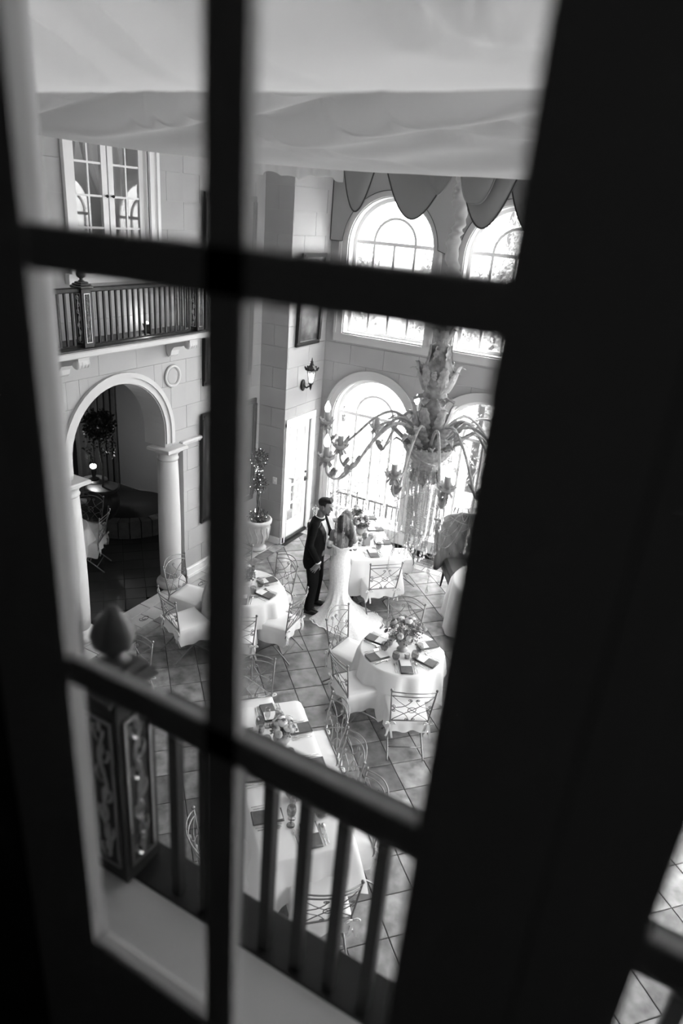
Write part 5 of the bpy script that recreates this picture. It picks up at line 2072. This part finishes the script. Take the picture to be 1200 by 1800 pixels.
mb.limb([(0, -.03, .80), (0, -.025, .98), (0, -.012, 1.12), (0, .0, 1.28), (0, 0, 1.39)], [.142, .142, .136, .142, .11], 18)
for s in (-1, 1):
    mb.limb([(s * .055, -.035, .78), (s * .058, -.022, 1.0), (s * .07, .0, 1.26)], [.136, .132, .118], 14)
mb.limb([(-.17, -.005, 1.405), (0, -.005, 1.435), (.17, -.005, 1.405)], [.066, .074, .066], 12)
mb.limb(RA, [.062, .052, .042], 12)
mb.limb(LA, [.062, .052, .042], 12)
jk = remesh(mb, 'suit_jacket', 'suit', gr, .012, 5)
from mathutils.bvhtree import BVHTree
bv = BVHTree.FromPolygons([v.co[:] for v in jk.data.vertices], [p.vertices[:] for p in jk.data.polygons])


def on_front(poly, off, th, nu=8, nv=16):
    """a cloth panel lying on the jacket's front: poly(u, v) -> (x, z), draped in depth onto the surface"""
    def at(u, v, o):
        x, z = poly(u, v)
        h = bv.ray_cast(Vector((x, 1, z)), Vector((0, -1, 0)))
        y = h[0].y if h[0] else .0
        return (x, y + o, z)
    return MB().grid(nu, nv, lambda u, v: at(u, v, off + th)).grid(nu, nv, lambda u, v: at(u, v, off - .006))


on_front(lambda u, v: ((u - .5) * 2 * (.004 + .078 * v ** .8), 1.10 + .345 * v), .003, .003).build('shirt', 'shirt', gr)
on_front(lambda u, v: ((u - .5) * (.052 - .030 * v), 1.11 + .31 * v), .010, .004, 4).build('tie', 'tie_grey', gr)
for s in (-1, 1):
    on_front(lambda u, v: (s * (.004 + .078 * v ** .8 + u * .062 * sin(pi * min(1, v * .95 + .05)) ** .7), 1.10 + .345 * v), .008, .004, 5).build('lapel', 'lapel_satin', jk)
mb = MB()
mb.tube([(.054 * cos(a), .022 + .054 * sin(a), 1.487 - .008 * sin(a)) for a in [2 * pi * k / 16 for k in range(16)]], .017, 6, closed=True, flat=.35)
mb.build('collar', 'shirt', gr)
mb = MB()
mb.tube([(.235 + 0, .045, .985 - .04), (.2245, .112, .882)], [.046, .040], 12)
mb2 = MB().tube([Vector(RA[1]).lerp(Vector(RA[2]), .93), Vector(RA[1]).lerp(Vector(RA[2]), 1.08)], [.040, .037], 14).build('shirt_cuff', 'shirt', gr)
mb = MB()
mb.limb([(0, -.02, .86), (0, -.02, .98)], [.140, .135], 14)
for s in (-1, 1):
    mb.limb([(s * .09, -.02, .88), (s * .12, .015, .50), (s * .14, -.02, .10)], [.112, .082, .070], 12)
    mb.limb([(s * .05, -.04, .90), (s * .06, -.045, .80)], [.12, .09], 12)
remesh(mb, 'trousers', 'suit', gr, .012, 4)
for s in (-1, 1):
    mb = MB()
    mb.limb([(s * .14, -.055, .045), (s * .142, .04, .045), (s * .152, .17, .035)], [.042, .044, .034], 12)
    mb.box((s * .146, .06, .010), (.085, .29, .02), rz=-s * .05, bev=.008)
    remesh(mb, 'shoe', 'shoe', gr, .008, 2)

# the bride: faces +Y in her own frame, away from the camera
br = thing('person', 'woman in white lace gown with long wavy hair, back to the camera', 'person', (-3.95, 7.74, 0), radians(17))
IR = Matrix.Rotation(radians(-17), 3, 'Z')
HC = Vector((.015, .045, 1.475))
HT = Matrix.Translation(HC) @ Matrix.Rotation(radians(-6), 4, 'X') @ Matrix.Rotation(radians(6), 4, 'Y') @ Matrix.Rotation(radians(14), 4, 'Z')
mb = MB()
mb.limb([(0, 0, .84), (0, .0, 1.0), (0, .005, 1.14), (0, 0, 1.24)], [.115, .098, .106, .088], 14)
mb.limb([(-.045, .0, 1.06), (-.058, 0, 1.24)], [.085, .072], 12)
mb.limb([(.045, .0, 1.06), (.058, 0, 1.24)], [.085, .072], 12)
mb.limb([(-.115, 0, 1.262), (0, -.005, 1.29), (.115, 0, 1.262)], [.046, .058, .046], 10)
mb.limb([(0, .0, 1.28), (.006, .02, 1.39)], [.042, .040], 10)
for s in (-1, 1):
    mb.sphere((s * .055, -.062, 1.215), (.045, .030, .065), 10, 8)      # shoulder blades
    mb.limb([(s * .08, 0, .84), (s * .085, .02, .47), (s * .08, -.01, .09)], [.085, .055, .035], 10)
    mb.limb([(s * .08, -.02, .05), (s * .09, .10, .03)], [.03, .026], 8)
    mb.sphere((s * .07, 0, 0), (.010, .018, .028), 8, 6, M=HT)
    mb.sphere((s * .028, .080, .028), (.02, .01, .008), 8, 5, M=HT)
mb.sphere((0, 0, .012), (.070, .088, .100), 16, 12, M=HT)
mb.sphere((0, .030, -.052), (.048, .055, .056), 12, 8, M=HT)
mb.limb([(0, .082, .018), (0, .100, -.014)], [.008, .013], 8, M=HT)
mb.sphere((0, .080, -.05), (.022, .012, .009), 8, 5, M=HT)
LB = [(-.140, 0, 1.26), (-.182, -.01, 1.02), (-.15, .20, .965)]
RB = [(.140, 0, 1.26), (.178, .05, 1.03), (.08, .24, 1.0)]
for A in (LB, RB):
    mb.limb(A, [.042, .034, .022], 10)
hand(mb, (-.15, .21, .965), (.1, 1, .1), (0, 0, -1), (.9, 0, .3), L=.15)
hand(mb, (.07, .252, 1.0), (-.6, .8, .1), (-.6, -.5, -.3), (0, .2, 1), L=.15)
remesh(mb, 'body', 'skin', br, .0072, 4)
mb = MB()                                     # long wavy hair
mb.sphere((0, -.022, .030), (.084, .094, .100), 16, 12, M=HT)
mb.limb([(0, -.05, 1.50), (.01, -.080, 1.44), (.035, -.080, 1.39), (.075, -.085, 1.33)], [.080, .080, .068, .040], 12)
mb.limb([(-.055, -.04, 1.48), (-.070, -.065, 1.42), (-.075, -.07, 1.37), (-.09, -.06, 1.33)], [.045, .048, .042, .025], 10)
mb.limb([(.06, -.02, 1.49), (.095, -.05, 1.41), (.125, -.065, 1.33), (.135, -.07, 1.26)], [.045, .055, .052, .036], 10)
rb = random.Random(6)
for k in range(34):
    u = rb.uniform(-1, 1)
    x0, y0 = .07 * u, -.075 - .02 * rb.random() + .03 * abs(u)
    x1 = .030 + .105 * u + rb.uniform(-.012, .012)
    zl = 1.31 - .16 * max(0, u - .3) + rb.uniform(-.03, .03)
    ph = rb.uniform(0, 6.28)
    P = []
    for q in range(9):
        t = q / 8
        P.append((x0 + (x1 - x0) * t + .013 * t * sin(ph + t * 13), y0 - .035 * sin(pi * min(1, t * 1.1)) + .012 * t * cos(ph + t * 13), 1.50 + (zl - 1.50) * t))
    mb.limb(P, [.014 - .008 * (q / 8) ** 2 for q in range(9)], 6)
for k in range(6):                             # curls falling over the right shoulder
    P = [(.112 + .012 * k * .5 + .020 * sin(k + t * 15), -.045 - .02 * cos(k + t * 15), 1.40 - .36 * t) for t in [q / 12 for q in range(13)]]
    mb.limb(P, [.015 - .008 * (q / 12) ** 2 for q in range(13)], 6)
remesh(mb, 'hair', 'hair_brown', br, .0085, 1)
outl = [(-4.13, 7.32), (-3.88, 7.26), (-3.67, 7.23), (-3.43, 7.20), (-3.27, 7.27), (-3.17, 7.50), (-3.19, 7.73), (-3.28, 7.89), (-3.42, 8.03), (-3.56, 8.04), (-3.77, 8.06), (-3.94, 8.14), (-4.06, 8.08), (-4.14, 7.92), (-4.16, 7.70), (-4.17, 7.5)]
loc_o = [IR @ Vector((x + 3.95, y - 7.74, 0)) for x, y in outl]
pol = sorted((atan2(p.y, p.x), p.length) for p in loc_o)


def out_r(a):
    a = (a + pi) % (2 * pi) - pi
    for i in range(len(pol)):
        a0, r0 = pol[i - 1] if i else (pol[-1][0] - 2 * pi, pol[-1][1])
        a1, r1 = pol[i]
        if a0 <= a <= a1:
            t = (a - a0) / max(1e-6, a1 - a0)
            t = t * t * (3 - 2 * t)
            return r0 + (r1 - r0) * t
    a0, r0 = pol[-1]
    a1, r1 = pol[0][0] + 2 * pi, pol[0][1]
    t = (a - a0) / (a1 - a0)
    return r0 + (r1 - r0) * t


body_l = [(1.100, .142, .112, .0), (1.09, .145, .114, .0), (1.05, .138, .111, .0), (1.0, .130, .106, .0), (.95, .128, .108, -.005), (.89, .140, .124, -.015), (.82, .151, .141, -.028), (.75, .153, .145, -.032), (.66, .147, .137, -.025), (.55, .139, .127, -.015), (.46, .136, .122, -.01), (.38, .142, .126, -.01)]
N = 112
vs = []
for z, rx, ry, oy in body_l:
    for k in range(N):
        a = 2 * pi * k / N
        dip = (.030 * math.exp(-((a - 1.5 * pi) / .5) ** 2) if z > 1.08 else 0)
        vs.append((rx * cos(a), oy + ry * sin(a), z - dip + (.012 * abs(cos(a * 5)) if z > 1.095 else 0)))
for z in (.32, .26, .205, .155, .11, .075, .048, .028, .014, .005):
    s = z / .38
    for k in range(N):
        a = 2 * pi * k / N
        R = out_r(a) * (1 + .018 * sin(a * 26))
        rk = .134
        f = (1 - s) ** 2.3
        fold = (.022 * sin(7 * a + 1) + .014 * sin(13 * a + 2.2 * f * 4)) * min(1, (1 - s) * 1.6) * (1 - .45 * f)
        r = rk + (R - rk) * f + fold
        zz = z + .012 * f * max(0, sin(11 * a + r * 16)) * (1 if z > .006 else .4) * min(1, (R - r) / .08 + .15)
        vs.append((r * cos(a), -.01 + r * sin(a), zz))
nl = len(vs) // N
fs = []
for q in range(nl - 1):
    for k in range(N):
        l = (k + 1) % N
        fs.append((q * N + k, q * N + l, (q + 1) * N + l, (q + 1) * N + k))
dress = MB().add(vs, fs, True).build('lace_gown', 'lace', br, 'white lace mermaid gown with train')
mb = MB()                                     # scalloped lace hem
for k in range(0, N * 2):
    a = 2 * pi * k / (N * 2)
    r = out_r(a) * (1 + .018 * sin(a * 26)) + .004
    mb.sphere((r * cos(a), -.01 + r * sin(a), .006), (.013, .013, .004), 6, 4)
mb.build('lace_hem', 'lace', dress, kind='stuff')
mb = MB()
for s, A in ((-1, LB), (1, RB)):
    A0, A1 = Vector(A[0]), Vector(A[1])
    c0 = A0.lerp(A1, .68)
    mb.tube([c0 + (A1 - A0).normalized() * d for d in (-.045, -.02, .02, .05)], [.046, .052, .050, .042], 14, cap=False)
mb.tube([(-.165, -.02, 1.085), (-.11, -.088, 1.085), (0, -.112, 1.068), (.11, -.088, 1.085), (.165, -.02, 1.085)], [.020, .016, .010, .016, .020], 10)
mb.build('off_shoulder_band', 'lace', dress)

# ------------------------------------------------------------------ outside the windows
struct('ground_patio', MB().box((2, 30, -.66), (70, 40, .1)), 'patio')
rl = thing('patio_railing', 'black metal railing outside beyond the lower windows', 'railing', (0, 11.1, -.61))
for z in (.95, .12):
    MB().box((-1.5, 0, z), (11, .045, .035)).build('rail', 'dark_iron', rl)
bp_ = MB().box((0, 0, .53), (.018, .018, .85)).mesh('baluster', 'dark_iron')
for k in range(88):
    link('baluster', bp_, rl, loc=(-6.9 + .124 * k, 0, 0))
for k in range(6):
    MB().box((-6.9 + 2.1 * k, 0, .49), (.05, .05, .98)).build('post', 'dark_iron', rl)
hb = thing('building', 'white stucco building with low roof beyond the patio', 'building', (-7, 27, -.61))
MB().box((0, 0, 2.2), (16, 6, 4.4)).build('walls', 'stucco', hb)
MB().prism([(-3.6, 4.3), (3.6, 4.3), (0, 5.9)], (-8.4, 8.4), lambda u, v, d: (d, u, v)).build('roof', 'roof_grey', hb)
for k in range(5):
    w = MB().box((-6 + 3 * k, -3.02, 2.0), (1.1, .08, 1.6)).build('window', 'curtain', hb)
    MB().box((-6 + 3 * k, -3.07, 2.0), (.05, .04, 1.6)).build('mullion', 'white_paint', w)


def cypress(x, y, h, r, label, seed):
    t = thing('cypress_tree', label, 'tree', (x, y, -.61))
    MB().tube([(0, 0, 0), (0, 0, h * .8)], [.10, .03], 7).build('trunk', 'trunk', t)

    def f(rr):
        z = rr.uniform(.03, 1) ** .9
        q = r * (1 - z) ** .55 * min(1, z * 6 + .3) * rr.uniform(.55, 1.05)
        a = rr.uniform(0, 6.28)
        return (q * cos(a), q * sin(a), .15 + z * h)
    leafcloud(5200, f, .13, seed).build('foliage', 'cypress', t)


for x, y, h, r, lb_, sd in ((-8.3, 15.2, 9.5, .95, 'tall pale cypress left outside the upper window', 1), (-6.6, 17.2, 8.3, .8, 'pale cypress in the middle outside the upper window', 2), (-4.9, 18.6, 8.8, .9, 'pale cypress right outside the first upper window', 3),
                            (-4.3, 14.6, 9.2, .9, 'cypress left outside the second upper window', 4), (-2.6, 15.4, 8.8, 1.0, 'cypress right outside the second upper window', 5), (-9.8, 18.5, 9, 1.0, 'farthest cypress at the left beyond the patio', 6)):
    cypress(x, y, h, r, lb_, sd)


def bush(x, y, r, label, seed):
    t = thing('shrub', label, 'plant', (x, y, -.61))
    MB().tube([(0, 0, 0), (0, 0, r)], .03, 6).build('stem', 'trunk', t)
    leafcloud(700, ball((0, 0, r * .9), r, .9), .10, seed).build('foliage', 'cypress', t)


for x, y, r, lb_, sd in ((-7.2, 13.2, .6, 'round shrub left on the patio beyond the railing', 21), (-5.3, 13.9, .5, 'round shrub in the middle of the patio beyond the railing', 22), (-2.0, 13.4, .5, 'round shrub right on the patio beyond the railing', 23)):
    bush(x, y, r, lb_, sd)
um = thing('patio_umbrella', 'pale open umbrella on the patio beyond the lower window', 'umbrella', (-5.0, 20.5, -.61))
MB().tube([(0, 0, 0), (0, 0, 2.6)], .025, 8).build('pole', 'dark_iron', um)
mb = MB()
for k in range(8):
    a, b = 2 * pi * k / 8, 2 * pi * (k + 1) / 8
    mb.add([(0, 0, 2.65), (1.3 * cos(a), 1.3 * sin(a), 2.1), (1.3 * cos(b), 1.3 * sin(b), 2.1)], [(0, 1, 2)])
mb.build('canopy', 'linen', um)
pt = thing('patio_table', 'round metal table on the patio outside the second lower window', 'table', (-3.9, 12.9, -.61))
MB().lathe([(.45, .70), (.46, .715), (.45, .73)], 24).build('top', 'grey_card', pt)
for k in range(3):
    a = 2 * pi * k / 3
    MB().tube([(.1 * cos(a), .1 * sin(a), .7), (.36 * cos(a), .36 * sin(a), 0)], .014, 6).build('leg', 'dark_iron', pt)


def patio_chair(x, y, rz, label):
    t = thing('patio_chair', label, 'chair', (x, y, -.61), rz)
    MB().box((0, 0, .44), (.44, .44, .03), bev=.012).build('seat', 'dark_iron', t)
    for sx in (-1, 1):
        for sy in (-1, 1):
            MB().tube([(sx * .19, sy * .19, .44), (sx * .22, sy * .22, 0)], .014, 6).build('leg', 'dark_iron', t)
    for k in range(7):
        u = -.18 + .06 * k
        MB().tube([(u, -.2, .45), (u * 1.1, -.25, .70), (u, -.27, .98 - u * u * 3)], .008, 5).build('back_bar', 'dark_iron', t)
    MB().tube([(u, -.27, .99 - u * u * 3) for u in [-.2 + .04 * k for k in range(11)]], .014, 6).build('back_rim', 'dark_iron', t)


patio_chair(-3.2, 13.0, 1.6, 'dark metal patio chair right of the outdoor table')
patio_chair(-4.6, 13.1, -1.6, 'dark metal patio chair left of the outdoor table')
